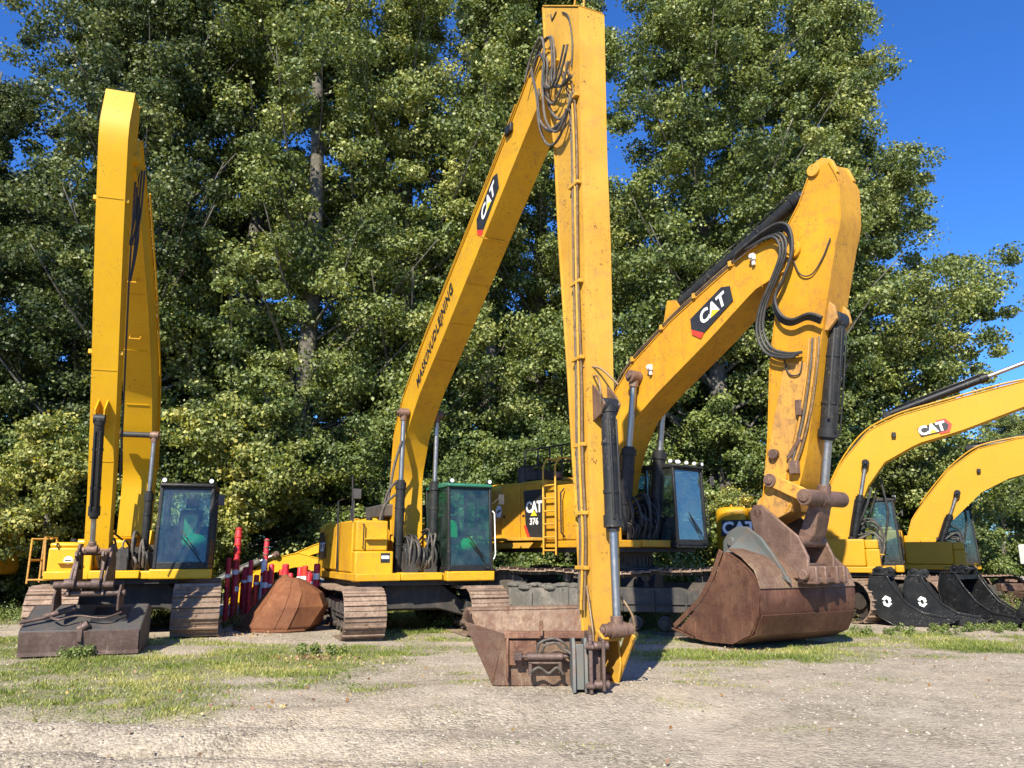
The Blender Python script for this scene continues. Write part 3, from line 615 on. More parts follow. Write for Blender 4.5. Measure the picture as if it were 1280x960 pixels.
def house(root, z0, rear, front, hw, hood, cw, mat, boxf=1.25, boxh=None, boxin=.6, vents=True, tank=True, hoodx=-.55):
    """slewing deck with counterweight, hood, side doors and front boxes"""
    boxh = boxh or hood
    d = G(); d.box(-rear+.55, front, -.50, .42, z0+.01, z0+.17); d.box(-rear+.55, front-.05, -hw, -.502, z0, z0+.16); d.box(-rear+.55, front-.06, .422, hw, z0, z0+.16)
    dk = d.build('house_deck', mat, root, bevel=.02)
    u = G(); u.box(-rear+.7, front-.15, -hw+.12, hw-.12, z0-.10, z0-.003); u.build('deck_underside', 'chassis', root, bevel=.01)
    pl = []
    for a in range(0, 91, 15): pl.append((-rear+.55-.45*math.sin(R(a))-.10, -hw+.42-.42*math.cos(R(a))))
    pl = [(-rear+.95, -hw)]+pl; pl = pl+[(x, -y) for x, y in reversed(pl)]
    c = G(); c.prism(pl, z0-.06, cw, ax='z'); cwo = c.build('counterweight', mat, root, bevel=.19, seg=5)
    for y in (-.5, .5): e = G(); e.tube(smooth([(-rear+.35, y-.07, cw-.02), (-rear+.35, y-.07, cw+.09), (-rear+.35, y+.07, cw+.09), (-rear+.35, y+.07, cw-.02)], 4), .02, 8); e.build('lifting_eye', mat, cwo, bevel=0)
    h = G(); h.box(-rear+.97, hoodx, -hw+.02, hw-.02, z0+.17, hood); ho = h.build('engine_hood', mat, root, bevel=.07, seg=3)
    t = G(); t.box(-rear+1.2, hoodx-.3, -.7, .5, hood+.005, hood+.13); t.build('hood_cover', mat, ho, bevel=.05, seg=3)
    x = -rear+1.02; k = 0
    while x < hoodx-.3:
        x2 = min(x+.78, hoodx-.02)
        for s in (-1, 1):
            p = G(); p.box(x, x2-.02, s*(hw+.002)-.012, s*(hw+.002)+.012, z0+.22, hood-.10); po = p.build('side_panel', mat, root, bevel=.012)
            q = G(); q.box(x+.08, x+.16, s*(hw+.018)-.008, s*(hw+.018)+.008, z0+.75, z0+.80); q.build('latch', 'black', po, bevel=.003)
            if vents and k % 2 == 0:
                q = G()
                for j in range(7): q.obox((x+.38, s*(hw+.018), hood-.28-j*.055), (.40, .022, .012), (1, 0, 0), (0, 1, .5*s))
                q.build('vent', 'black' if s > 0 else mat, po, bevel=0)
        x = x2; k += 1
    if tank:
        f = G(); f.box(hoodx+.02, boxf-.35, -hw+.01, -boxin-.12, z0+.17, boxh); f.box(boxf-.347, boxf, -hw+.01, -boxin, z0-.02, z0+.62)
        f.box(boxf-.347, boxf-.02, -hw+.02, -boxin-.13, z0+.622, boxh-.02)
        fo = f.build('fuel_tank', mat, root, bevel=.035, seg=3)
        q = G(); q.box(boxf-.018, boxf+.10, -hw+.2, -boxin-.18, boxh-.42, boxh-.39); q.box(boxf+.002, boxf+.12, -hw+.25, -boxin-.05, z0+.06, z0+.09); q.build('step', mat, fo, bevel=.006)
        q = G()
        for a, b in (((boxf-.018, -hw+.16, z0+.7), (boxf-.018, -hw+.16, boxh-.1)),): q.tube([a, (a[0]+.07, a[1], a[2]), (b[0]+.07, b[1], b[2]), b], .014, 8)
        q.build('grab_handle', 'black', fo, bevel=0)
        q = G(); q.cyl((boxf-.7, -1.0, boxh), (boxf-.7, -1.0, boxh+.07), .07, 16); q.build('filler_cap', 'black', fo, bevel=.008)
    l = G(); l.box(hoodx+.02, -.02, .50, hw-.01, z0+.17, hood-.15); l.build('filter_housing', mat, root, bevel=.04)
    e = G(); e.tube(smooth([(-rear+1.6, .55, hood+.0), (-rear+1.6, .55, hood+.30), (-rear+1.68, .55, hood+.42)], 4), .055, 14); e.build('exhaust_pipe', 'rustpin', root, bevel=0)
    for y in (-.42, .37): b = G(); b.prism([(0.0, z0+.1), (.62, z0+.1), (.52, z0+.55), (.28, z0+1.0), (-.02, z0+1.0)], y, y+.05); b.build('boom_bracket', mat, root, bevel=.01)
    return dk

def rot(h): return R(h-90)

# ============================================================ long reach machine on the left
def excavator_left():
    z_ = float(ground_z(-8.2, 17.2))
    r = thing('excavator', (-8.36, 17.25, z_), rot(17.4), 'clean yellow long reach excavator seen head-on, its boom folded tall, beside the red poles', 'excavator', 'yellow tracked excavators parked in a row')
    undercarriage(r, 3, 4.7, 2.50, .88, 1.02, sag=.04, oy=.22); swing_ring(r, .62, 1.0, 1.14)
    mat = 'yel_clean'; house(r, 1.13, 3.1, 1.55, 1.30, 1.95, 2.0, mat, boxf=1.35, boxh=1.86, boxin=.50)
    g = G(); g.box(1.62, 1.80, .62, 1.80, 1.13, 1.33); g.build('cab_step', mat, r, bevel=.03, seg=3)
    cab(r, .15, 1.80, .68, 1.72, 1.33, 3.06)
    top = [(-.50, 2.0), (-.60, 3.5), (.35, 5.35), (2.1, 6.9), (4.2, 8.25), (5.15, 8.8)]; bot = [(.12, 2.0), (.20, 3.3), (1.25, 4.95), (2.8, 6.4), (4.6, 7.62), (5.35, 8.1)]
    bo, T, B = beam(r, 'boom', top, bot, (.275, .235), mat)
    for i in (9, 13, 17, 21):
        g = G(); u = Vector((B[i][0], 0, B[i][1])); g.obox(u+Vector((.02, 0, -.02)), (.012, .44, .014), (B[i+1][0]-B[i][0], 0, B[i+1][1]-B[i][1])); g.build('weld_seam', mat, bo, bevel=0)
    hb = G()
    for i in (14, 18): hb.tube([(B[i][0]+.02, -.08, B[i][1]-.02), (B[i][0]+.14, -.08, B[i][1]-.10), (B[i][0]+.16, .12, B[i][1]-.1), (B[i][0]+.04, .12, B[i][1]-.01)], .016, 6)
    hb.build('grab_handle', 'yel_mid', bo, bevel=0)
    for y in (-.30, .30): G().hose([(p[0], y*1.0, p[1]+.03) for p in T[4:25:3]], .018, 6).build('oil_pipe', mat, bo, bevel=0)
    sb = [(5.50, 9.26), (5.38, 8.35), (5.08, 6.85), (4.52, 5.25), (3.98, 3.8), (3.62, 2.7), (3.45, 1.7)]; sf = [(6.0, 9.20), (6.17, 8.45), (5.62, 6.9), (4.97, 5.3), (4.37, 3.8), (3.97, 2.7), (3.72, 1.65)]
    st, T2, B2 = beam(r, 'stick', [(a, b) for a, b in sf], [(a, b) for a, b in sb], (.200, .170), mat)
    for y in (-.225, .225): G().hose([(p[0]-.12, y, p[1]) for p in B2[3:24:3]], .016, 6).build('oil_pipe', 'rubber' if y > 0 else mat, st, bevel=0)
    g = G()
    for i in (6, 14):
        for s in (-1, 1): g.box(T2[i][0]-.1, T2[i][0]-.02, s*.23-.04, s*.23+.04, T2[i][1]-.04, T2[i][1]+.04)
    g.build('hose_clamp', mat, st, bevel=.01)
    for i in (6, 15, 20):
        g = G(); g.obox((T2[i][0]+.022, 0, T2[i][1]), (.012, .37, .012), (T2[i+1][0]-T2[i][0], 0, T2[i+1][1]-T2[i][1])); g.build('weld_seam', mat, st, bevel=0)
    g = G()
    for s in (-1, 1): g.prism([(4.34, 3.75), (4.50, 4.25), (4.76, 4.0), (4.70, 3.80)], s*.07-.012, s*.07+.012)
    g.build('cylinder_bracket', mat, st, bevel=.004)
    for y in (-.37, .37): ram(r, (.80, y, 1.32), (1.0, y, 4.12), .56, .082, .045)
    ram(r, (4.68, 0, 3.85), (4.08, 0, 1.70), .74, .080, .042)
    pin(r, (5.35, 8.32), .11, .26, mat); pin(r, (1.0, 4.12), .06, .44, 'rubber'); pin(r, (3.68, 1.68), .08, .26)
    hoses(r, [[(4.9, s*.27, 8.35), (5.1, s*.31, 8.0), (5.0, s*.30, 7.4), (4.95, s*.25, 6.9)] for s in (.8, .95, 1.1, -.9)]+[[(5.0, .24+.02*k, 7.8), (4.86, .27+.02*k, 7.0), (4.75, .24, 6.3)] for k in range(3)], .016)
    engine_clutter(r, .2, 1.35, -.40, .58, 1.3, 2.1, 3, 16)
    hoses(r, [[(1.2, -.42, 1.5), (1.3, -.52, 2.2), (1.0, -.5, 2.9), (.9, -.40, 3.6)], [(1.2, -.5, 1.4), (1.25, -.64, 2.0), (1.0, -.58, 2.6), (.8, -.4, 3.3)]], .022)
    rail(r, [[(1.3, -1.34, 1.2), (1.3, -1.38, 1.95), (.4, -1.38, 1.95), (.4, -1.34, 1.2)], [(1.1, -1.66, 1.05), (1.1, -1.66, 1.92), (1.1, -1.3, 1.92)], [(.2, -1.66, 1.05), (.2, -1.66, 1.92), (1.1, -1.66, 1.92)], [(1.1, -1.66, 1.12), (1.1, -1.3, 1.12)], [(1.1, -1.66, 1.5), (.2, -1.66, 1.5)]], .020, 'yel_grimy')
    # linkage, coupler and wide ditching bucket
    lk = G()
    for y in (-.20, .20): lk.obox((4.0, y, 1.52), (.52, .045, .10), (.9, 0, .42)); lk.obox((4.10, y, 1.35), (.62, .05, .10), (.35, 0, -.9))
    lk.build('link', 'darkbrown', r, bevel=.01)
    cp = G()
    for y in (-.28, .24): cp.prism([(3.5, 1.80), (3.75, 1.80), (4.2, 1.20), (4.25, .95), (3.35, .95), (3.3, 1.2)], y, y+.04)
    cp.cyl((4.22, -.48, 1.12), (4.22, .42, 1.12), .06, 14); cp.cyl((3.45, -.45, 1.1), (3.45, .45, 1.1), .06, 14); cp.box(3.35, 4.15, -.34, .34, .93, 1.0); cp.cyl((4.26, -.32, 1.14), (4.26, -.16, 1.14), .085, 14); cp.cyl((4.26, .08, 1.14), (4.26, .22, 1.14), .085, 14)
    for y in (-.46, .50): cp.prism([(3.75, .78), (4.28, .70), (4.30, .95), (4.15, 1.12), (3.9, 1.05)], y, y+.035)
    cp.cyl((4.15, -.3, .98), (4.15, .60, .98), .055, 12); cp.build('quick_coupler', 'darkbrown', r, bevel=.008)
    yo = 0.0
    sh = [(3.05, .03), (3.6, 0.0), (4.14, .0), (4.22, .40), (3.45, .76), (3.1, .70)]
    o = bucket_mesh(r, sh, sh, 0.90, 'grey', .03); 
    q = G(); q.box(4.155, 4.19, -.89, .89, .0, .07); q.obox((4.21, 0, .21), (.36, 1.76, .012), (.18, 0, 1)); q.build('wear_plate', 'darkbrown', o, bevel=.004)
    q = G(); q.cyl((4.02, -.62, .60), (3.85, -.18, .74), .05, 12); q.cyl((4.15, -.92, .53), (4.0, -.55, .60), .028, 10); q.cyl((4.2, -.04, .40), (4.2, .1, .50), .07, 14); q.cyl((4.23, .0, .33), (4.22, .0, .52), .04, 12); q.box(4.12, 4.27, -.04, .03, .22, .42)
    q.hose([(4.05, -.5, .6), (4.2, -.35, .57), (4.1, -.1, .62), (4.15, .3, .58), (4.0, .55, .66)], .018); q.build('tilt_cylinder', 'darkbrown', o, bevel=.005)
    q = G(); q.prism([(4.0, .50), (3.6, .69), (3.6, .72), (4.0, .53)], .08, .62); q.build('opening_shade_panel', 'blackmark', o, bevel=0)  # solid black panel: the shaded inside of an opening, painted on the plate
    # small badge on the front box
    M = face_mat((1.354, -.92, 1.50), (0, 1, 0), (0, 0, 1)); fl = flat_poly([(.085*math.cos(R(a)), .085*math.sin(R(a))) for a in range(0, 360, 30)], M, 'white', r, 'badge', .003); flat_poly([(-.06, -.012), (.06, -.012), (.06, .012), (-.06, .012)], M, 'blackmark', fl, 'marking', .002, .0035)
    return r
excavator_left()

# ============================================================ long reach machine in the middle
def excavator_middle():
    o = Vector((-2.5, 18.3, 0)); z_ = float(ground_z(-2.5, 18.0))
    r = thing('excavator', (o.x, o.y, z_), rot(24.5), 'yellow long reach excavator with lettered boom and a faded stick standing on the dirt in front of the cameraman', 'excavator', 'yellow tracked excavators parked in a row')
    r['label'] = 'tallest yellow excavator, lettered boom leaning right, faded stick reaching down to a skip shaped bucket'
    undercarriage(r, -3, 4.7, 2.62, .84, 1.02, sag=.05); swing_ring(r, .66, 1.0, 1.14)
    mat = 'yel_mid'; house(r, 1.14, 3.15, 1.5, 1.46, 2.42, 2.5, mat, boxf=1.25, boxh=2.42, boxin=.62)
    g = G(); g.box(1.52, 1.72, .44, 1.55, 1.13, 1.34); g.build('cab_step', mat, r, bevel=.03, seg=3)
    cab(r, .05, 1.72, .46, 1.50, 1.34, 3.24, trim='greentrim', glassmat='greenglass')
    top = [(-.18, 1.9), (-.45, 3.3), (-.25, 4.6), (.44, 5.36), (1.8, 6.3), (6.1, 8.87), (7.7, 9.95)]; bot = [(.36, 1.9), (.28, 3.44), (.8, 4.4), (1.68, 5.16), (3.2, 6.1), (7.1, 8.58), (8.25, 9.3)]
    bo, T, B = beam(r, 'boom', top, bot, (.27, .225), mat, n=34)
    Msk = face_mat((2.55, -.2625, 6.22), (2.14, 0, 1.58), (-1.58, 0, 2.14))
    lettering('MASKINUDLEJNING', Msk, .36, 'blackmark', bo, 0.12, .009, sx=.80, space=1.10)
    brand_plate(face_mat((5.48, -.2425, 8.08), (3.9, 0, 2.30), (-2.3, 0, 3.9)), .95, bo)
    for k, y in enumerate((-.255, -.20, .22)): G().hose([(p[0]-.03, y, p[1]+.05+.0*k) for p in T[9:33:3]], .018, 6).build('oil_pipe', 'pipe' if k else mat, bo, bevel=0)
    for i in (14, 17, 20):
        g = G(); u = Vector((B[i][0], 0, B[i][1])); g.obox(u+Vector((.02, 0, -.02)), (.012, .42, .014), (1, 0, .62)); g.build('weld_seam', mat, bo, bevel=0)
    g = G(); g.tube([(5.2, -.24, 7.52), (5.35, -.24, 7.42), (5.35, .16, 7.42), (5.25, .16, 7.50)], .016, 6); g.build('grab_handle', mat, bo, bevel=0)
    g = G(); g.box(6.35, 6.6, -.30, -.235, 8.95, 9.12); g.build('work_light', 'black', bo, bevel=.015)
    sf = [(8.93, 9.75), (8.90, 7.4), (8.93, 6.0), (8.9, 4.0), (8.93, 2.0), (8.92, 1.2), (8.92, .62)]; sb = [(7.74, 10.62), (7.83, 9.5), (8.09, 7.8), (8.18, 6.3), (8.4, 4.04), (8.56, 2.0), (8.66, .62)]
    st, SF, SB = beam(r, 'stick', sf, sb, (.20, .185), 'yel_faded', n=30)
    g = G(); g.obox((8.33, 0, 10.22), (1.48, .43, .02), (1.19, 0, -.87)); g.tube([(8.5, -.05, 10.1), (8.56, -.05, 10.28), (8.64, .05, 10.20), (8.62, .05, 10.02)], .02, 8); g.build('top_plate', 'yel_faded', st, bevel=.004)
    pp = ((8.70, -.235), (8.76, -.245), (8.82, -.235), (8.64, -.225))
    for k, (x, y) in enumerate(pp):
        G().hose([(x-.35+.02*k, y, 9.1), (x-.06, y, 8.4), (x, y, 7.4), (x+.015*((k % 2)*2-1), y-.015, 5.6), (x, y, 4.1), (x+.02, y-.02, 2.9), (x+.03, y, 1.9), (x-.02, y-.02, 1.0)], .017 if k < 3 else .012, 7).build('oil_pipe', ('pipe', 'yel_faded', 'pipe', 'dustyhose')[k], st, bevel=0)
    for z in (8.3, 6.9, 5.4, 4.3, 3.1, 2.2, 1.5):
        g = G(); g.box(8.60, 8.87, -.27, -.20, z, z+.05); g.build('hose_clamp', 'yel_faded', st, bevel=.006)
    L = [[(7.44, 9.48), (7.8, 9.80), (8.17, 9.74), (8.25, 9.26), (8.24, 8.91), (8.5, 8.67), (8.80, 8.66)], [(7.5, 9.45), (7.75, 9.65), (8.0, 9.4), (7.98, 8.9), (8.25, 8.5), (8.55, 8.6), (8.78, 8.9)], [(7.6, 9.5), (7.79, 8.9), (7.9, 8.41), (8.22, 8.06), (8.60, 7.99), (8.78, 8.1)],
         [(8.14, 9.19), (8.02, 8.77), (8.12, 8.46), (8.41, 8.16), (8.70, 8.22), (8.78, 8.4)], [(7.95, 9.6), (8.1, 9.3), (8.06, 8.95), (8.35, 8.75), (8.6, 8.95), (8.76, 9.2)], [(7.35, 9.4), (7.6, 9.72), (7.95, 9.85), (8.08, 9.5), (8.0, 9.0), (8.1, 8.3), (8.45, 7.9), (8.74, 8.0)], [(7.7, 9.1), (7.66, 8.6), (7.9, 8.05), (8.2, 7.85), (8.5, 7.95), (8.72, 8.3)]]
    hoses(r, [[(p[0], -.28-.045*(k % 3), p[1]) for p in l] for k, l in enumerate(L)], .021, 'dustyhose'); hoses(r, [[(p[0]+.03, -.34-.03*k, p[1]-.05) for p in L[k*2]] for k in range(3)], .017)
    hoses(r, [[(8.40, -.21, 10.05), (8.62, -.22, 9.8), (8.72, -.22, 9.3), (8.68, -.22, 8.9)], [(8.0, -.2, 10.3), (8.06, -.21, 10.16), (8.2, -.21, 10.2)]], .013)
    pin(r, (8.0, 9.42), .13, .25, 'yel_faded'); pin(r, (.86, 4.85), .075, .50, 'rubber')
    for y in (-.40, .40): ram(r, (.80, y, 1.28), (.95, y, 4.85), .56, .105, .055)
    ram(r, (9.10, 0, 3.62), (9.17, 0, .78), .56, .100, .052)
    g = G()
    for y in (-.13, .10): g.prism([(8.9, 3.95), (8.9, 3.42), (9.12, 3.50), (9.22, 3.62), (9.12, 3.76)], y, y+.03)
    g.build('cylinder_bracket', 'rustpin', st, bevel=.006)
    hoses(r, [[(8.9, -.1, 4.05), (9.1, -.15, 4.0), (9.2, -.17, 3.8), (9.13, -.13, 3.5)], [(8.8, -.2, 4.2), (9.0, -.05, 4.15), (9.18, .12, 3.9)], [(8.8, -.21, 1.3), (9.0, -.28, 1.0), (9.1, -.3, .6), (8.95, -.3, .2)], [(8.9, .2, 1.2), (9.05, .32, .9), (9.0, .34, .5)]], .015, 'pipe')
    engine_clutter(r, .2, 1.3, -.36, .34, 1.3, 2.25, 5, 16)
    hoses(r, [[(.9, -.52, 3.0), (.75, -.72, 2.75), (.6, -.78, 2.3), (.5, -.62, 2.02), (.3, -.5, 2.0)], [(.9, -.5, 3.3), (.7, -.66, 3.0), (.55, -.7, 2.4), (.6, -.6, 1.8)], [(1.0, -.44, 4.2), (.8, -.55, 3.6), (.7, -.62, 2.9)]], .032, 'dustyhose')
    rail(r, [[(-.3, -1.48, 1.3), (-.3, -1.53, 2.9), (-.3, -1.40, 2.95)], [(.9, -1.46, 2.4), (.92, -1.50, 3.35)], [(-1.9, -1.2, 2.45), (-1.9, -1.2, 2.75), (-.4, -1.2, 2.75), (-.4, -1.2, 2.45)]], .02, 'black')
    g = G(); g.box(.25, .36, -1.34, -1.16, 2.92, 3.14); g.tube([(.3, -1.3, 2.42), (.3, -1.3, 2.9), (.3, -1.25, 3.0)], .014, 8); g.build('mirror', 'grey', r, bevel=.03)
    g = G(); g.box(-1.9, -.2, -.5, .6, 2.56, 2.86); g.build('air_filter_box', 'grey', r, bevel=.04)
    # badge on the counterweight and signs on the front box
    M = face_mat((-2.48, -1.497, 1.95), (1, 0, 0), (0, 0, 1)); b = flat_poly([(-.55, .26), (-.1, .30), (.18, .12), (.34, -.34), (-.2, -.36), (-.55, -.34)], face_mat((-2.02, -1.488, 1.95), (1, 0, 0), (0, 0, 1)), 'blackmark', r, 'badge', .004)
    lettering('CAT', face_mat((-2.12, -1.494, 1.86), (1, 0, 0), (0, 0, 1)), .30, 'white', b, 0, .008)
    M = face_mat((1.255, -.80, 1.62), (0, 1, 0), (0, 0, 1)); wl = flat_poly([(-.10, -.10), (.10, -.10), (.10, .10), (-.10, .10)], M, 'blackmark', r, 'warning_sticker', .003); flat_poly([(-.085, -.02), (.085, -.02), (.085, .045), (-.085, .045)], M, 'white', wl, 'marking', .002, .0035)
    # linkage at the stick end
    lk = G()
    for y in (-.24, .20): lk.obox((8.98, y, .44), (.74, .04, .17), (.55, 0, .80))
    lk.build('link', 'yel_faded', r, bevel=.01)
    k2 = G()
    for y in (-.17, .14): k2.prism([(8.62, .62), (8.95, .62), (9.0, .35), (8.9, .04), (8.55, .04), (8.5, .25)], y, y+.03)
    k2.box(8.56, 8.9, -.14, .14, .05, .12); k2.build('stick_end', 'yel_faded', r, bevel=.01)
    pin(r, (9.17, .78), .08, .20); pin(r, (8.72, .16), .06, .30)
    # skip shaped ditching bucket hanging sideways from the coupler
    W = (Matrix.Translation((o.x, o.y, z_)) @ Matrix.Rotation(rot(24.5), 4, 'Z')).inverted() @ Matrix.Translation((0, 0, .12)) @ Matrix.Diagonal((1, 1, .84, 1))
    b = G(W); t = .03
    A = [(-.24, 9.98, .01), (.98, 9.98, .0), (.98, 10.55, .0), (-.22, 10.55, .0)]            # floor
    Tp = [(-.60, 9.92, .92), (-.10, 9.93, .74), (.98, 9.90, .74), (1.05, 10.9, 1.04), (-.62, 10.9, 1.00)]
    def slab(q, n):
        n = Vector(n)*t; vs = [Vector(p) for p in q]; k = len(vs); b.add([tuple(p) for p in vs]+[tuple(p+n) for p in vs], [tuple(range(k)), tuple(range(2*k-1, k-1, -1))]+[(i, (i+1) % k, (i+1) % k+k, i+k) for i in range(k)])
    slab([A[0], A[1], A[2], A[3]], (0, 0, 1)); slab([A[0], A[1], Tp[2], Tp[1]], (0, 1, 0)); slab([A[2], A[3], Tp[4], Tp[3]], (0, -1, 0))
    slab([A[3], A[0], Tp[0], Tp[4]], (1, 0, .3)); slab([A[0], Tp[1], Tp[0]], (0, 1, 0)); slab([A[1], A[2], Tp[3], Tp[2]], (-1, 0, 0))
    bk = b.build('bucket', 'rustpale', r, bevel=.008)
    g = G(W); g.tube([Tp[4], Tp[3]], .045, 10); g.tube([Tp[0], Tp[4]], .03, 8); g.cyl((-.66, 10.8, .93), (-.56, 10.8, .93), .05, 10); g.build('cutting_edge', 'rustpale', bk, bevel=0)
    g = G(W); g.box(-.09, .95, 9.86, 9.96, .68, .78); g.obox((.42, 9.99, .43), (1.0, .03, .50), (1, 0, 0), (0, 1, 0)); g.box(.34, .38, 9.80, 9.97, .72, .92); g.box(-.07, -.04, 9.86, 9.97, .12, .70); g.box(-.04, .30, 9.90, 9.965, .30, .66); g.build('stiffener', 'rust', bk, bevel=.008)
    g = G(W); g.cyl((.18, 9.80, .44), (.62, 9.80, .44), .058, 16); g.cyl((.08, 9.80, .44), (.2, 9.80, .44), .03, 12); g.cyl((.6, 9.80, .44), (.74, 9.80, .46), .035, 12); g.box(.02, .12, 9.76, 9.88, .39, .50); g.box(.2, .6, 9.77, 9.87, .34, .37); g.box(.2, .24, 9.77, 9.87, .18, .36); g.box(.56, .60, 9.77, 9.87, .22, .36); g.build('tilt_cylinder', 'darkbrown', bk, bevel=.006)
    for l in ([(.30, 9.78, .5), (.34, 9.72, .64), (.50, 9.70, .70), (.64, 9.72, .62), (.68, 9.78, .46)], [(.36, 9.78, .5), (.40, 9.72, .60), (.52, 9.70, .64), (.62, 9.72, .55), (.70, 9.7, .5), (.84, 9.62, .36)], [(.22, 9.78, .22), (.32, 9.74, .30), (.44, 9.76, .22), (.54, 9.74, .30), (.62, 9.78, .2)]):
        G(W).hose(l, .018, 8, 7).build('hydraulic_hose', 'dustyhose', bk, bevel=0)
    g = G(W); g.prism([(9.36, .03), (9.84, .05), (9.86, .50), (9.80, .70), (9.48, .74), (9.38, .60)], .70, .74, ax='x'); g.prism([(9.36, .03), (9.84, .05), (9.86, .50), (9.80, .70), (9.48, .74), (9.38, .60)], .84, .88, ax='x'); g.box(.742, .838, 9.42, 9.46, .06, .66); g.box(.742, .838, 9.5, 9.78, .30, .36); g.build('coupler_plate', 'greygreen', r, bevel=.008)
    g = G(W); g.box(.885, .93, 9.30, 9.85, .02, .80); g.box(1.04, 1.08, 9.34, 9.8, .05, .72); g.box(.93, 1.04, 9.5, 9.72, .12, .6)
    for z, rr in ((.64, .06), (.13, .06)): g.cyl((.86, 9.42, z), (1.13, 9.42, z), rr, 14); g.cyl((.84, 9.29+.02, z), (.95, 9.29, z), .035, 10)
    g.build('quick_coupler', 'darkbrown', r, bevel=.012)
    return r
excavator_middle()

# ============================================================ the big digger with the wide rusty bucket
def excavator_big():
    r = thing('excavator', (2.5, 18.9, float(ground_z(2.5, 18.9))), rot(38), 'huge worn yellow excavator with black cab and ladder, bent boom holding a wide rusty bucket', 'excavator', 'yellow tracked excavators parked in a row')
    undercarriage(r, 37, 5.9, 3.3, .74, 1.42, sag=.10); swing_ring(r, .85, 1.4, 1.76)
    mat = 'yel_worn'; house(r, 1.86, 3.45, 1.35, 1.60, 3.48, 3.50, mat, boxf=.95, boxh=3.3, boxin=.75, vents=False, hoodx=-.75)
    cab(r, -.10, 1.52, .48, 1.56, 1.92, 3.80, guard=True, cloth=False, slant=.06)
    # mud cakes on the track frame
    top = [(-.32, 2.3), (-.30, 4.2), (.42, 5.48), (1.0, 6.10), (2.36, 6.93), (3.65, 7.53), (4.63, 7.95), (5.35, 8.02)]; bot = [(.30, 2.3), (.42, 3.4), (.70, 4.2), (1.14, 4.84), (1.82, 5.32), (3.37, 6.26), (4.56, 7.05), (5.25, 7.25)]
    bo, T, B = beam(r, 'boom', top, bot, .38, mat, n=34)
    brand_plate(face_mat((3.50, -.4025, 6.90), (1.16, 0, .60), (-.6, 0, 1.16)), 1.02, bo)
    for k, y in enumerate((-.42, -.34, -.26, .2, .3)): G().hose([(p[0]-.03, y, p[1]+.07) for p in T[7:33:3]], .024, 7).build('oil_pipe', ('pipe', 'dustyhose', 'pipe', 'pipe', 'rubber')[k], bo, bevel=0)
    for i in range(8, 31, 4): g = G(); g.box(T[i][0]-.04, T[i][0]+.04, -.45, -.22, T[i][1]+.01, T[i][1]+.13); g.build('hose_clamp', 'yel_faded', bo, bevel=.006)
    for x, z in ((4.62, 7.72), (1.70, 5.92)):
        g = G(); g.box(x-.05, x+.05, -.50, -.40, z-.05, z+.08); g.cyl((x, -.50, z+.02), (x, -.53, z+.02), .05, 12); g.box(x-.03, x+.03, -.46, -.40, z-.16, z-.05); g.build('work_light', 'lens', bo, bevel=.01)
    g = G(); g.obox((4.72, -.384, 7.45), (.014, .008, .8), (1, 0, .1)); g.build('weld_seam', mat, bo, bevel=0)
    sbk = [(6.05, 9.18), (5.70, 8.52), (5.25, 7.95), (5.08, 7.3), (5.0, 6.4), (4.79, 5.5), (4.61, 3.95), (4.42, 2.9), (4.28, 2.45)]; sfr = [(6.40, 9.15), (6.56, 8.73), (6.52, 7.90), (6.38, 7.5), (6.0, 6.1), (5.72, 4.9), (5.38, 3.5), (5.16, 2.9), (4.85, 2.5)]
    st, SF, SB = beam(r, 'stick', sfr, sbk, (.36, .32), mat, n=30)
    g = G()
    for s in (-1, 1): g.prism([(5.9, 9.0), (6.05, 9.25), (6.25, 9.32), (6.45, 9.2), (6.55, 8.9), (6.3, 8.8)], s*.30-.05, s*.30+.05)
    g.cyl((6.08, -.42, 9.10), (6.08, .42, 9.10), .13, 18); g.build('cylinder_bracket', 'yel_faded', st, bevel=.012)
    g = G()
    for s in (-1, 1): g.prism([(5.95, 6.55), (6.18, 6.32), (6.22, 6.05), (6.02, 5.85), (5.85, 5.9)], s*.25-.04, s*.25+.04)
    g.build('cylinder_bracket', 'yel_grimy', st, bevel=.012)
    lower = G(); lower.obox((5.02, -.345, 4.25), (2.3, .03, .50), (.30, 0, 1.0), (0, 1, 0)); lower.build('wear_plate', 'yel_grimy', st, bevel=.01)
    ram(r, (2.2, 0, 7.35), (6.08, 0, 9.10), .86, .14, .08); g = G(); 
    for s in (-.22, .17): g.prism([(1.9, 6.75), (2.6, 7.05), (2.35, 7.45), (2.1, 7.5)], s, s+.05)
    g.build('cylinder_bracket', mat, bo, bevel=.01)
    for y in (-.53, .53): ram(r, (.78, y, 2.30), (1.28, y, 5.78), .52, .15, .075)
    pin(r, (1.28, 5.78), .12, .62, 'rubber'); pin(r, (5.50, 7.62), .17, .43, mat)
    ram(r, (6.06, 0, 6.10), (5.46, 0, 2.72), .66, .16, .085)
    hoses(r, [[(6.1, -.17, 5.9), (5.95, -.19, 5.0), (5.82, -.18, 4.2)]], .03)
    A_ = [(4.19, 7.82), (4.75, 8.05), (5.23, 8.14), (5.47, 7.95), (5.49, 7.48), (5.27, 7.01), (5.04, 6.65), (5.12, 6.27), (5.37, 6.09), (5.72, 6.12), (5.98, 5.98)]
    B_ = [(4.6, 8.0), (5.25, 8.06), (5.40, 7.67), (5.14, 7.14), (4.84, 6.63), (4.74, 6.14), (4.9, 5.72), (5.25, 5.54), (5.54, 5.5)]
    hl = []
    for k in range(3): hl.append([(p[0]+.05*k, -.46-.05*k, p[1]+.03*k) for p in A_])
    for k in range(3): hl.append([(p[0]-.05*k, -.44-.04*k, p[1]-.04*k) for p in B_])
    hoses(r, hl, .031, 'rubber')
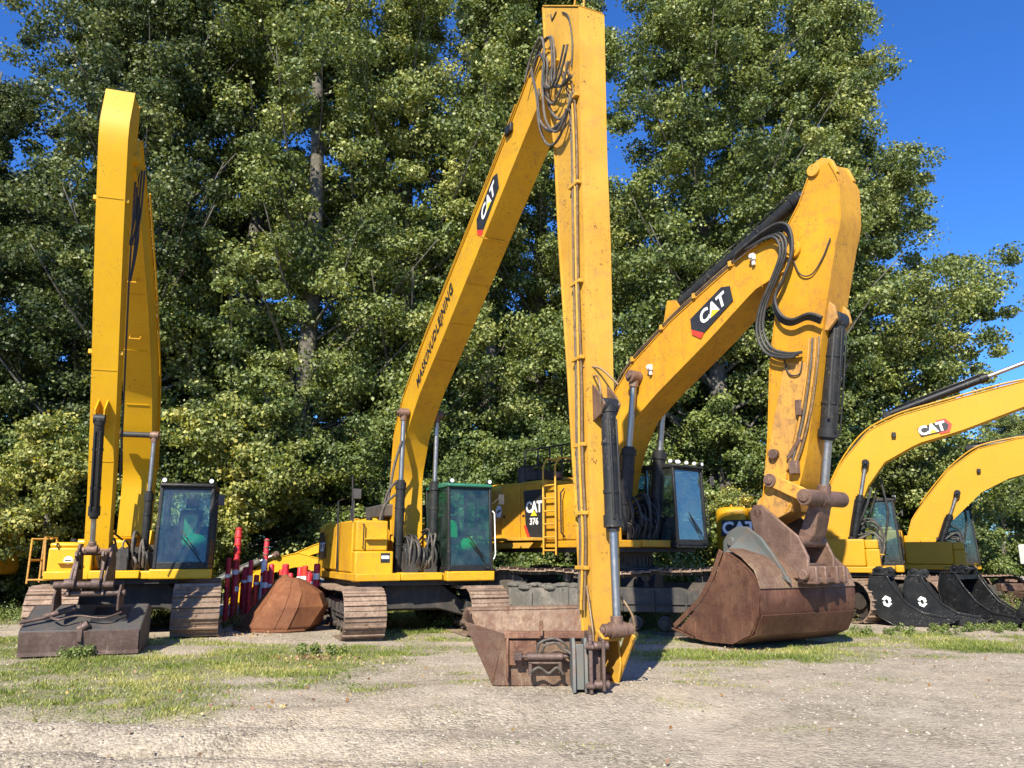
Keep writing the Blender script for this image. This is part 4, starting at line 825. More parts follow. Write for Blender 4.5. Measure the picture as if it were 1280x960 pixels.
    hoses(r, [[(5.45, -.38, 7.6), (5.6, -.39, 7.1), (5.85, -.39, 7.0), (6.1, -.39, 7.25), (6.3, -.39, 7.6)], [(5.1, -.37, 5.5), (5.2, -.39, 5.15), (5.42, -.39, 5.1), (5.5, -.38, 5.35)]], .014)
    for k in range(4): G().hose([(5.68+.07*k, -.38, 5.75), (5.60+.07*k, -.40, 5.2), (5.40+.07*k, -.39, 4.4), (5.18+.06*k, -.40, 3.7), (5.0+.05*k, -.39, 3.3)], .022, 7).build('oil_pipe', ('yel_grimy', 'dustyhose', 'yel_grimy', 'pipe')[k], st, bevel=0)
    q = G(); q.cyl((4.75, -.36, 3.62), (4.75, -.46, 3.62), .10, 14); q.build('valve', 'rustpin', st, bevel=.01)
    q = G(); q.cyl((5.05, -.40, 3.50), (5.35, -.40, 3.86), .05, 10); q.build('valve', 'rustpin', st, bevel=.01); q = G(); q.box(5.08, 5.26, -.46, -.36, 3.2, 3.45); q.build('valve', 'rustpin', st, bevel=.01); q = G(); q.box(5.3, 5.42, -.44, -.36, 4.3, 4.6); q.build('valve', 'rustpin', st, bevel=.01)
    # linkage
    lk = G()
    for y in (-.46, .40): lk.prism([(4.58, 3.22), (4.70, 3.24), (5.48, 2.86), (5.56, 2.70), (5.44, 2.60), (4.62, 3.0)], y, y+.07)
    lk.build('link', 'yel_grimy', r, bevel=.015); pin(r, (4.66, 3.11), .13, .50); pin(r, (5.47, 2.74), .15, .66)
    pl = G(); pl.prism([(5.30, 2.66), (5.52, 2.66), (5.36, 2.10), (5.18, 1.88), (4.98, 1.92), (5.02, 2.1)], -.22, .22); pl.build('link', 'rustpin', r, bevel=.03)
    pin(r, (4.33, 2.50), .15, .44); pin(r, (5.12, 1.95), .11, .40)
    se = G(); se.prism([(4.12, 2.45), (4.25, 2.75), (4.6, 3.0), (5.15, 2.95), (4.95, 2.5), (4.45, 2.28), (4.2, 2.32)], -.33, .33); se.build('stick_end', 'yel_grimy', r, bevel=.02)
    cp = G(); cpl = [(4.14, 2.50), (4.24, 2.66), (4.42, 2.66), (4.78, 2.36), (5.17, 2.04), (5.34, 1.66), (5.30, 1.26), (4.83, 1.28), (4.34, 1.76), (4.2, 2.2)]
    for y in (-.47, .40): cp.prism(cpl, y, y+.07)
    cp.box(4.5, 5.2, -.38, .38, 1.38, 1.55); cp.cyl((5.28, -.62, 1.35), (5.28, .62, 1.35), .10, 16); cp.cyl((4.55, -.55, 1.72), (4.55, .55, 1.72), .11, 16); cp.box(5.1, 5.45, -.5, .5, 1.2, 1.30)
    for y in (-.5, -.2, .2, .45): cp.box(5.2, 5.5, y, y+.09, 1.18, 1.5)
    cp.build('quick_coupler', 'rustpin', r, bevel=.02)
    hw = 1.30; dx = .12
    shell = [(2.72, .24), (3.1, .14), (3.5, .10), (4.15, .12), (4.55, .30), (4.75, .65), (4.80, 1.05), (4.66, 1.35), (4.36, 1.60), (4.05, 1.76)]
    shell = [(p.x+dx*(p.x-2.7)/2, p.y) for p in smooth([(x, z, 0) for x, z in shell], 3)]
    side = shell+[(4.0+.08, 1.72), (3.80, 1.25), (3.44, .81)]
    bk = bucket_mesh(r, shell, side, hw, 'rust', .04)
    ed = G(); ed.ribbon([(2.55, .27), (2.8, .22), (3.15, .135)], -hw-.02, hw+.02, -.03); 
    for y in (-hw-.025, hw): ed.ribbon([(2.66, .26), (3.44, .81), (3.80, 1.25), (4.08, 1.76)], y, y+.025, .10)
    ed.build('cutting_edge', 'rust', bk, bevel=.006)
    wp = G()
    for y in (-hw-.018, hw+.002): wp.prism([(3.2, .12), (3.5, .08), (4.2, .10), (4.62, .29), (4.86, .66), (4.92, 1.05), (4.80, 1.05), (4.72, .70), (4.50, .42), (4.1, .28), (3.5, .28)], y, y+.016)
    wp.ribbon([(4.28, .13), (4.70, .30), (4.90, .66)], -hw+.02, hw-.02, -.018); wp.build('wear_plate', 'rust', bk, bevel=.004)
    tp = G(); tp.ribbon([(4.92, 1.10), (4.80, 1.42), (4.50, 1.66), (4.2, 1.80)], -hw, hw, -.03); tp.build('top_plate', 'rustpale', bk, bevel=.01)
    ea = G(); ep = [(3.39, 1.70), (3.42, 1.98), (3.58, 2.16), (3.8, 2.25), (4.05, 2.24), (4.38, 2.03), (4.65, 1.72), (5.02, 1.20), (4.7, 1.30), (4.4, 1.50), (4.05, 1.72), (3.75, 1.60)]
    for y in (-.62, .55): ea.prism(ep, y, y+.07)
    ea.cyl((3.66, -.68, 1.96), (3.66, .68, 1.96), .09, 16); ea.build('bucket_ear', 'greygreen', bk, bevel=.012)
    gs = G()
    gs.add([(3.80, -hw+.05, 1.28), (4.1, -hw+.05, 1.76), (4.95, -.62, 1.25), (4.05, -.60, 2.2), (3.45, -.60, 1.75)], [(0, 1, 3, 4), (1, 2, 3)]); so = gs.build('gusset', 'greygreen', bk, bevel=0); sm = so.modifiers.new('solid', 'SOLIDIFY'); sm.thickness = .03
    py = Vector((4.2, -1.3, 0)); bk.rotation_euler = (0, 0, R(-8)); bk.location = py-Matrix.Rotation(R(-8), 3, 'Z') @ py
    # right hand side of the house
    M = face_mat((-1.16, -1.622, 2.62), (1, 0, 0), (0, 0, 1)); b = flat_poly([(-.36, .62), (.36, .62), (.36, -.62), (-.06, -.62), (-.28, -.20)], M, 'blackmark', r, 'badge', .004)
    flat_poly([(-.28, -.20), (-.06, -.62), (-.16, -.62), (-.36, -.24)], M, 'redmark', b, 'marking', .004)
    lettering('CAT', M @ Matrix.Translation((.04, .20, .006)), .36, 'white', b, 0, .014, sx=.85); flat_poly([(-.08, .0), (.16, .0), (.04, .14)], M, 'markyel', b, 'marking', .002, .009); lettering('376', M @ Matrix.Translation((.04, -.14, .006)), .22, 'white', b, 0, .006)
    M = face_mat((-2.55, -1.605, 2.78), (1, 0, 0), (0, 0, 1)); e = flat_poly([(-.14, .02), (-.06, .15), (.08, .14), (.14, .0), (.06, -.16), (-.08, -.14)], M, 'white', r, 'badge', .004); flat_poly([(-.10, .0), (.08, .06), (.10, .02), (-.06, -.05)], M, 'blackmark', e, 'marking', .003, .0045)
    g = G()
    for x in (-2.75, -2.35): 
        for j in range(8): g.box(x, x+.26, -1.61, -1.598, 3.05+j*.035, 3.065+j*.035)
    g.build('vent', 'yel_grimy', r, bevel=0)
    w_ = G(); w_.box(-2.7, -.80, -1.95, -1.62, 2.03, 2.10); w_.prism([(-2.7, 1.98), (-.8, 1.98), (-.95, 1.85), (-2.55, 1.85)], -1.93, -1.90); w_.build('walkway', 'yel_faded', r, bevel=.008)
    ls = [[(x, -1.72, 1.70), (x, -1.72, 3.75), (x, -1.60, 3.95), (x, -1.2, 3.95)] for x in (-.66, -.22)]+[[(-.66, -1.72, z), (-.22, -1.72, z)] for z in (1.80, 2.1, 2.4, 2.7, 3.0, 3.3)]
    rail(r, ls, .022, 'yel_faded', 'ladder')
    rail(r, [[(x, -1.5, 3.45), (x, -1.5, 4.25)] for x in (-1.6, -1.1, -.66, -.22, .3)]+[[(-1.6, -1.5, z), (.3, -1.5, z)] for z in (3.85, 4.25)]+[[(.3, -1.5, 4.25), (.3, -.8, 4.25), (.3, -.8, 3.4)]], .022, 'black')
    rail(r, [[(.0, -1.64, 2.1), (.0, -1.75, 2.2), (.0, -1.75, 3.1), (.0, -1.64, 3.2)], [(.55, -1.64, 2.0), (.55, -1.75, 2.1), (.55, -1.75, 3.2), (.55, -1.64, 3.3)]], .018, 'black', 'grab_handle')
    g = G(); g.cyl((-1.75, -1.35, 3.42), (-1.75, -1.35, 3.85), .22, 20); g.box(-1.6, -.9, -1.5, -.9, 3.50, 3.72); g.build('air_filter', 'chassis', r, bevel=.02)
    g = G(); g.box(-3.10, -2.88, -1.86, -1.70, 2.95, 3.4); g.tube([(-3.0, -1.6, 3.0), (-3.0, -1.78, 3.1)], .015, 6); g.build('mirror', 'black', r, bevel=.03)
    g = G(); g.cyl((-.45, -1.45, 3.5), (-.45, -1.45, 3.62), .09, 12)
    for x in np.arange(.1, .8, .12): g.box(x, x+.06, -1.3, -1.2, 3.32, 3.5)
    g.build('tool_box', 'rustpin', r, bevel=.01)
    engine_clutter(r, .1, 1.1, -.62, .40, 2.03, 3.1, 9, 20)
    g = G(M=Matrix.Rotation(R(37), 4, 'Z'))
    rr = random.Random(4)
    for k in range(60):
        x = rr.uniform(-2.1, -.3); g.sphere((x, -1.78+rr.uniform(-.16, .16), 1.0+rr.uniform(-.02, .06)), rr.uniform(.05, .13), 7, 5, (1.3, 1, .6))
    g.box(-2.15, -.35, -1.94, -1.60, .40, 1.0); g.box(-.9, -.8, -1.98, -1.94, .42, 1.0); g.box(-1.75, -1.6, -2.0, -1.94, .5, .9); g.build('mud_cake', 'mud', r, bevel=.05)
    return r
excavator_big()

# ============================================================ smaller machines
def std_excavator(loc, h, uch, label, top, bot, stick, mat='yel_new', logo=None, hw=.30, seed=1, rear=3.1, hood=2.5):
    r = thing('excavator', (*loc, float(ground_z(*loc)) if abs(loc[0]) < 25 else 0), rot(h), label, 'excavator', 'yellow tracked excavators parked in a row')
    undercarriage(r, uch-h, 4.9, 2.7, .80, 1.08); swing_ring(r, .66, 1.06, 1.22)
    house(r, 1.22, rear, 1.5, 1.5, hood, hood+.05, mat, boxf=1.2, boxh=2.1)
    g = G(); g.box(1.50, 1.72, .46, 1.56, 1.2, 1.4); g.build('cab_step', mat, r, bevel=.03)
    cab(r, .0, 1.72, .50, 1.54, 1.4, 3.28)
    bo, T, B = beam(r, 'boom', top, bot, hw, mat, n=30)
    bx = T[11]; 
    for y in (-.30, -.22, .25): G().hose([(p[0]-.03, y, p[1]+.07) for p in T[5:29:3]], .022, 6).build('oil_pipe', 'rubber' if y > 0 else mat, bo, bevel=0)
    if logo: brand_plate(face_mat((logo[0], -hw-.0225, logo[1]), (1, 0, .20), (-.2, 0, 1)), logo[2], bo, 'hex')
    m = ((T[8][0]+B[8][0])/2+.1, (T[8][1]+B[8][1])/2)
    for y in (-.42, .42): ram(r, (.45, y, 1.75), (m[0], y, m[1]), .62, .10, .052, mat='newblack')
    pin(r, m, .085, .50, 'newblack')
    g = G(); q = ((T[12][0]+B[12][0])/2, (T[12][1]+B[12][1])/2); g.box(q[0]-.05, q[0]+.06, -hw-.10, -hw-.005, q[1]-.04, q[1]+.10); g.build('work_light', 'black', bo, bevel=.015)
    a = T[13]; tip = ((T[-1][0]+B[-1][0])/2, (T[-1][1]+B[-1][1])/2); sx, sz = tip
    stt, _, _ = beam(r, 'stick', [(sx-.35, sz+1.25), (sx+.25, sz+1.1), (sx+.7, sz-.2), (sx+.75, sz-1.6), (sx+.45, 1.9)], [(sx-.55, sz+1.0), (sx-.35, sz+.4), (sx-.2, sz-.4), (sx+.1, sz-1.8), (sx+.1, 1.9)], .22, mat)
    ram(r, (a[0], 0, a[1]+.22), (sx-.3, 0, sz+1.1), .55, .11, .06, mat='newblack'); pin(r, tip, .13, .34, mat)
    ram(r, (sx+.55, 0, sz+.8), (sx+1.0, 0, 2.2), .6, .10, .055, mat='newblack')
    lk = G()
    for y in (-.28, .23): lk.obox((sx+.7, y, 2.15), (.7, .05, .12), (1, 0, .1)); 
    lk.obox((sx+.8, 0, 1.85), (.75, .3, .14), (-.35, 0, .9)); lk.build('link', mat, r, bevel=.012)
    sh = [(sx-1.0, .35), (sx-.5, .12), (sx+.1, .05), (sx+.6, .2), (sx+.85, .7), (sx+.75, 1.2), (sx+.4, 1.5)]
    bk = bucket_mesh(r, sh, sh+[(sx+.1, 1.45), (sx-.4, .95)], .75, 'newblack'); e = G()
    for y in (-.28, .24): e.prism([(sx-.05, 1.45), (sx+.1, 1.95), (sx+.5, 1.85), (sx+.85, 1.2), (sx+.5, 1.4)], y, y+.05)
    e.build('bucket_ear', 'newblack', bk, bevel=.01)
    engine_clutter(r, .2, 1.2, -.45, .40, 1.4, 2.7, seed, 14)
    hoses(r, [[(.5, -.3, 2.2), (.9, -.42, 2.9), (1.1, -.35, 3.5)], [(.6, .3, 2.2), (1.0, .4, 2.9), (1.25, .3, 3.6)], [(1.3, .45, 2.1), (1.45, .38, 2.9), (1.35, .34, 3.8)]], .03)
    rail(r, [[(-2.4, -1.3, 2.5), (-2.4, -1.3, hood+.35), (-.7, -1.3, hood+.35), (-.7, -1.3, 2.5)]], .02, 'black')
    return r
e4 = std_excavator((9.3, 22.6), 63, 27, 'bright yellow excavator with a red hexagon badge on its boom, behind the black buckets',
    [(-.33, 2.1), (.08, 3.73), (.40, 4.29), (1.22, 5.19), (2.04, 5.54), (3.55, 5.90), (5.07, 6.22), (6.6, 6.30)], [(.36, 2.1), (1.02, 3.60), (1.50, 4.25), (2.38, 4.73), (3.48, 5.02), (5.06, 5.58), (6.7, 5.85)], None, logo=(2.82, 5.10, .62), seed=21, hood=3.0)
M = face_mat((-2.35, -1.522, 2.42), (1, 0, 0), (0, 0, 1)); b = flat_poly([(-.55, -.22), (.42, -.22), (.5, .24), (-.5, .24)], M, 'blackmark', e4, 'badge', .004); lettering('CAT', M @ Matrix.Translation((-.03, 0, .006)), .48, 'white', b, 0, .016); flat_poly([(-.2, -.17), (.14, -.17), (-.03, .02)], M, 'markyel', b, 'marking', .002, .009)
std_excavator((14.1, 27.0), 63, 80, 'yellow excavator farthest right in the row, beside the white metal cabinet',
    [(-.5, 2.0), (-.20, 2.93), (.4, 3.70), (1.1, 4.55), (1.97, 5.18), (3.35, 5.50), (5.0, 5.35), (6.4, 4.9)], [(.30, 2.0), (.93, 2.77), (1.94, 3.75), (2.76, 4.17), (3.6, 4.40), (5.0, 4.55), (6.3, 4.45)], None, seed=22)
std_excavator((-16.75, 20.6), -75, -75, 'yellow excavator at the left picture edge, only its rounded tail showing beside the trees',
    [(-.5, 2.0), (-.20, 2.93), (.4, 3.70), (1.1, 4.55), (1.97, 5.18), (3.35, 5.50), (5.0, 5.35), (6.4, 4.9)], [(.30, 2.0), (.93, 2.77), (1.94, 3.75), (2.76, 4.17), (3.6, 4.40), (5.0, 4.55), (6.3, 4.45)], None, mat='yel_worn', seed=23, hood=2.65)

# ============================================================ things standing around
def gz(x, y): return float(ground_z(x, y))
def marker_poles():
    spots = [(-6.75, 19.3, 2.30, .075, 'tallest red plastic pole, with a dark ringed top'), (-6.02, 19.2, 2.02, .06, 'second tallest red pole, dark and knobbly at the top')]
    N_ = 17
    words = ['leftmost short red pole', 'second short red pole from the left', 'third short red pole from the left', 'fourth short red pole from the left', 'fifth short red pole from the left', 'sixth short red pole from the left', 'seventh short red pole from the left', 'eighth short red pole from the left', 'middle short red pole', 'eighth short red pole from the right', 'seventh short red pole from the right', 'sixth short red pole from the right', 'fifth short red pole from the right', 'fourth short red pole from the right', 'third short red pole from the right', 'second short red pole from the right', 'rightmost short red pole']
    rr = random.Random(8)
    for k in range(N_):
        x = -6.85+k*(6.85-4.70)/(N_-1); spots.append((x, 19.0+.45*rr.random(), 1.15+.42*rr.random(), .055+.03*rr.random(), words[k]+' in the bundle behind the rusty scoop'))
    for k, (x, y, h, r_, lab) in enumerate(spots):
        z = gz(x, y); p = thing('marker_pole', (x, y, z), 0.3*k, lab, 'pole', 'red and white poles standing behind the rusty scoop')
        lean = (.02*math.sin(k*2.1), .02*math.cos(k*1.3)); g = G()
        def at(t): return (lean[0]*t, lean[1]*t, t*h)
        white = k == 8
        g.tube([at(0), at(.62), at(.98), at(1.0)], [r_, r_, r_, r_*.7], 14); g.build('post', 'white' if white else ('redmark' if k % 4 == 3 else 'red'), p, bevel=.005)
        g = G()
        if k in (0, 1):
            for q in np.linspace(.55, .97, 6): G().tube([at(q), at(q+.02)], [r_*1.18, r_*1.18], 14).build('collar', 'rustpin' if k else 'redmark', p, bevel=.003)
            g = G(); g.tube([at(.50), at(.56)], [r_*1.15]*2, 14); g.build('band', 'white', p, bevel=.003)
        else:
            G().tube([at(.34), at(.37)], [r_*1.06]*2, 14).build('band', 'redmark', p, bevel=.003); q0 = .62+.2*((k*37) % 10)/10; g.tube([at(q0), at(q0+.05+.05*(k % 3 == 0))], [r_*1.10]*2, 14); g.build('band', 'white' if not white else 'red', p, bevel=.003)
        g = G(); g.tube([at(0), (0, 0, .04)], [r_*1.6, r_*1.6], 12); g.build('foot', 'black', p, bevel=.004)
marker_poles()

def lying_scoop():
    """rusty bucket standing on its mouth, its faceted back upwards"""
    x, y = -5.12, 17.55
    r = thing('digger_bucket', (x, y, gz(x, y)), R(2), 'orange rusty digger bucket lying mouth down on the grass in front of the red poles', 'bucket')
    rings = [(.0, [(-.93, -.02), (-.52, -.52), (.04, -.62), (.30, -.58), (.62, -.30), (.70, .42), (-.86, .5)]),
             (.10, [(-.88, -.02), (-.49, -.52), (.09, -.62), (.36, -.58), (.76, -.26), (.84, .42), (-.82, .5)]),
             (.50, [(-.56, .02), (-.24, -.46), (.25, -.55), (.52, -.50), (.99, -.12), (1.0, .42), (-.52, .46)]),
             (.78, [(-.34, .05), (-.10, -.34), (.30, -.40), (.55, -.34), (.86, -.05), (.86, .38), (-.32, .42)]),
             (1.04, [(-.14, .06), (-.06, -.10), (.26, -.14), (.40, -.10), (.50, .02), (.50, .26), (-.14, .28)]),
             (1.10, [(-.06, .08), (-.02, -.02), (.24, -.06), (.34, -.02), (.38, .06), (.36, .2), (-.06, .22)])]
    g = G(); n = 7; vs = [(p[0], p[1], z) for z, ring in rings for p in ring]; fs = [tuple((len(rings)-1)*n+k for k in range(n))]
    for a in range(len(rings)-1):
        for k in range(n): fs.append((a*n+k, a*n+(k+1) % n, (a+1)*n+(k+1) % n, (a+1)*n+k))
    g.add(vs, fs); b = g.build('bucket', 'rustorange', r, bevel=.006, smooth_a=9); sm = b.modifiers.new('solid', 'SOLIDIFY'); sm.thickness = .02
    for k, w_ in ((3, .014), (2, .010), (1, .008)):
        q = G(); q.tube([(ring[k][0], ring[k][1]-.004, z) for z, ring in rings[:5]], w_, 6); q.build('weld_seam', 'rustorange', b, bevel=0)
    q = G(); q.tube([(p[0]*1.01, p[1]*1.01-.01, .02) for p in rings[0][1][:6]], .035, 8); q.build('cutting_edge', 'rustorange', b, bevel=0)
    for yy in (.0, .14): q = G(); q.prism([(-.12, 1.0), (-.05, 1.16), (.10, 1.18), (.24, 1.06)], yy, yy+.03); q.build('bucket_ear', 'rustorange', b, bevel=.006)
lying_scoop()

def black_bucket(x, y, rz, hw, s, label, logo=True, wide=False):
    r = thing('digger_bucket', (x, y, gz(x, y)), R(rz), label, 'bucket', 'new black buckets lying in a row on the grass')
    out = [(-.62, 1.18), (-.70, .85), (-.66, .50), (-.48, .20), (-.18, .03), (.25, 0.0), (.70, .05), (1.10, .16)]
    out = [(a*s, b*s) for a, b in out]
    inner = [(.95*s, .22*s), (.45*s, .30*s), (.12*s, .52*s), (-.12*s, .85*s), (-.30*s, 1.18*s)]
    b = bucket_mesh(r, out, out+inner, hw, 'newblack', -.028)
    g = G(); g.ribbon([(1.02*s, .14*s), (1.20*s, .20*s)], -hw-.02, hw+.02, .03)
    for y_ in (-hw-.018, hw): g.ribbon(inner, y_, y_+.02, -.05)
    g.ribbon([(-.64*s, 1.20*s), (-.28*s, 1.20*s)], -hw, hw, .03); g.box(-.36*s, -.28*s, -hw, hw, 1.05*s, 1.18*s); g.build('cutting_edge', 'newblack', b, bevel=.005)
    e = G()
    for y_ in (-.24, .20): e.prism([(-.60*s, 1.16*s), (-.58*s, 1.34*s), (-.46*s, 1.42*s), (-.36*s, 1.36*s), (-.20*s, 1.40*s), (-.10*s, 1.32*s), (-.16*s, 1.16*s)], y_, y_+.04)
    for c in ((-.46*s, 1.32*s), (-.18*s, 1.30*s)): e.cyl((c[0], -.28, c[1]), (c[0], .28, c[1]), .035, 14)
    e.build('bucket_ear', 'newblack', b, bevel=.008)
    e = G(); e.tube([(-.52*s, -hw+.1, 1.2*s), (-.52*s, -hw+.1, 1.34*s), (-.40*s, -hw+.1, 1.34*s), (-.40*s, -hw+.1, 1.2*s)], .014, 6); e.build('lifting_eye', 'newblack', b, bevel=0)
    if logo:
        M = face_mat((-.30*s, -hw-.002, .58*s), (1, 0, 0), (0, 0, 1)) @ Matrix.Rotation(R(8), 4, 'Z'); q = .108*s
        # white mark: two interlocking angled strokes of a six sided emblem
        flat_poly([(-q*.95, q*.55), (-q*.05, q*1.25), (q*.85, q*.70), (q*.95, -.0*q), (q*.30, -q*.35), (q*.25, q*.30), (-q*.10, q*.55), (-q*.45, q*.20)], M, 'white', b, 'emblem', .003)
        flat_poly([(q*.95, -q*.60), (q*.05, -q*1.30), (-q*.80, -q*.80), (-q*.92, -.05*q), (-q*.40, q*.05), (-q*.32, -q*.42), (q*.08, -q*.62), (q*.45, -q*.25)], M, 'white', b, 'emblem', .003)
    return r
black_bucket(9.65, 19.7, -32, .38, 1.0, 'leftmost black bucket, standing closest to the brown track, white emblem on its side')
black_bucket(10.55, 19.8, -32, .34, .96, 'black bucket with a white emblem on its side, second from the brown track')
black_bucket(11.75, 19.9, -52, .70, 1.02, 'wide black bucket with open mouth and curved side edges, right of the emblem buckets', logo=False)
black_bucket(13.2, 19.6, -150, .55, .9, 'black bucket turned the other way at the right picture edge', logo=False)

def spare_boom():
    r = thing('excavator_boom', (-7.0, 22.6, gz(-7.0, 22.6)-.12), R(6), 'yellow curved spare excavator boom with a grey ram, propped up behind the red poles', 'excavator boom', scale=.92)  # a spare excavator boom with its ram, not a loader part
    beam(r, 'arm', [(-1.1, .5), (-.7, 1.15), (.0, 1.78), (.9, 2.02), (1.9, 1.75), (2.6, 1.1)], [(-.75, .4), (-.45, .95), (.1, 1.40), (.95, 1.62), (1.7, 1.4), (2.2, .95)], .17, 'yel_clean', n=20)
    beam(r, 'lever', [(.8, 1.98), (1.4, 2.25), (2.1, 2.5)], [(1.1, 1.9), (1.6, 2.05), (2.2, 2.3)], .13, 'yel_clean', n=10)
    ram(r, (-1.5, -.25, 1.15), (.3, -.25, 1.98), .72, .09, .045, mat='greygreen')
    G().box(-1.4, -.5, -.4, .4, 0, .46).build('support_block', 'concrete', r, bevel=.02); G().box(2.0, 2.8, -.4, .4, 0, .95).build('support_block', 'concrete', r, bevel=.02)
spare_boom()

def scrap_right():
    x, y = 16.6, 23.4
    r = thing('scrap_frame', (x, y, gz(x, y)), R(8), 'brown rusty steel frame with chain links lying on top, at the right picture edge', 'steel frame')
    g = G()
    for q in (-.7, .7): g.box(-1.9, 2.4, q-.12, q+.12, .62, .84)
    for q in (-1.7, -.5, .8, 2.1): g.box(q, q+.2, -.8, .8, .40, .62); g.box(q, q+.18, -.7, -.5, 0, .4); g.box(q, q+.18, .5, .7, 0, .4)
    g.build('frame', 'rustpin', r, bevel=.02); g = G(); rr = random.Random(3)
    for k in range(46): g.obox((rr.uniform(-1.8, 1.6), rr.uniform(-.6, .6), .90+rr.uniform(0, .16)), (.22, .14, .07), (rr.uniform(-1, 1), rr.uniform(-1, 1), rr.uniform(-.4, .4)))
    g.build('chain_link', 'rustpale', r, bevel=.01)
    g = G(); g.prism([(-.9, .05), (.35, .05), (.5, .6), (.1, .8), (-.9, .8)], -.92, -.88); g.build('plate', 'rustpale', r, bevel=.01)
    b = thing('metal_cabinet', (x-.25, y+.5, gz(x, y)+.84), R(14), 'white metal cabinet standing on the rusty frame', 'cabinet')
    g = G(); g.box(-.75, .75, -.4, .4, .55, 1.15); g.box(-.6, .6, -.35, .35, .40, .55); g.box(-.45, -.2, -.3, .3, 0, .4); g.box(.25, .5, -.3, .3, 0, .4); o = g.build('cabinet_body', 'white', b, bevel=.03)
    g = G(); g.box(-.68, -.02, -.425, -.402, .60, 1.10); g.box(.02, .68, -.425, -.402, .60, 1.10); g.build('door', 'white', b, bevel=.01)
    c = thing('tarpaulin', (x+1.7, y+.1, gz(x, y)+.84), R(20), 'brown tarpaulin heap to the right of the white cabinet', 'tarpaulin')
    me = G(); me.sphere((0, 0, .45), .85, 26, 16, (1.1, .8, .9)); o = me.build('cover', 'rustpin', c, bevel=0)
    for v in o.data.vertices:
        n = math.sin(v.co.x*7+v.co.y*3)*.06+math.sin(v.co.z*9+v.co.x*4)*.05+math.sin(v.co.y*11)*.04; v.co += v.co.normalized()*n; v.co.z = max(v.co.z, 0.01)
scrap_right()

# ============================================================ trees
PA = make_tree_mesh(1, 25, 3.9, 330, 280, .094, 'poplar', LEAF, .09)
PB = make_tree_mesh(2, 23, 3.6, 300, 280, .094, 'poplar', LEAF, .12)
PC = make_tree_mesh(3, 26, 4.2, 300, 280, .096, 'poplar', LEAF, .16)
PD = make_tree_mesh(4, 17.0, 4.6, 330, 280, .094, 'round', LEAF, .10)
BA = make_tree_mesh(5, 6.5, 2.7, 125, 240, .088, 'round', LEAFB, .06)
BB = make_tree_mesh(6, 5.0, 2.4, 110, 240, .086, 'round', LEAFB, .04)
BY = make_tree_mesh(7, 6.0, 2.5, 90, 190, .10, 'round', LEAFY, .30)
def shade_toned(p):
    me = p[0].copy(); me.materials.clear(); me.materials.append(LEAF_SHADED); return (me, p[1])  # same crown, leaf colour lowered to carry the shade on the left
DA, DB, DC, DD, DH = shade_toned(PA), shade_toned(PB), shade_toned(PC), shade_toned(PD), shade_toned(BA)
GT = 'tall poplars in the tree belt behind the machines'; GB = 'bushes under the poplars behind the machines'
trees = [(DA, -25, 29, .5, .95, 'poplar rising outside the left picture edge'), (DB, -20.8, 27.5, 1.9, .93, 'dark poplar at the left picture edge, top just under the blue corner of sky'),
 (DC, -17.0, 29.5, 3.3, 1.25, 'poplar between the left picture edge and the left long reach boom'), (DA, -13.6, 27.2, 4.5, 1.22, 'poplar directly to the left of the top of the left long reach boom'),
 (PB, -10.4, 29, .9, 1.32, 'poplar directly behind the left long reach boom'), (PC, -7.4, 27.0, 5.2, 1.2, 'poplar standing above the red poles'),
 (PA, -4.2, 28.5, 2.6, 1.22, 'poplar above the yellow counterweight of the middle excavator'), (PB, -1.0, 30.0, 3.9, 1.35, 'poplar behind the lettered boom'),
 (PC, 1.0, 31.0, 1.2, 1.2, 'thin poplar showing in the gap between the lettered boom and its stick'), (PC, 7.6, 28.0, 2.2, 1.2, 'poplar just right of the tall faded stick'),
 (PA, 10.2, 29.2, 5.7, 1.2, 'poplar behind the bent boom of the huge excavator'), (PD, 15.7, 33.0, 1.0, 1.20, 'broad round tree closing the tree belt on the right, against blue sky'), (PB, 14.2, 31.0, 2.9, 1.24, 'poplar standing half hidden behind the broad round tree on the right'),
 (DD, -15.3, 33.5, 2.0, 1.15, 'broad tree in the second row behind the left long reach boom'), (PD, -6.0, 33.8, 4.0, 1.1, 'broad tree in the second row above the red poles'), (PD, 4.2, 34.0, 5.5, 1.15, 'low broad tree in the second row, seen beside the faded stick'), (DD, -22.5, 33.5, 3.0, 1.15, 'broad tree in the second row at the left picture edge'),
 (PD, 9.0, 34, .4, 1.0, 'broad tree in the second row behind the bent boom')]
for me, x, y, rz, sc, lab in trees: place_tree(me, 'broad_tree' if me in (PD, DD) else 'poplar_tree', x, y, rz, sc, lab, 'tree', GT, 1.0)
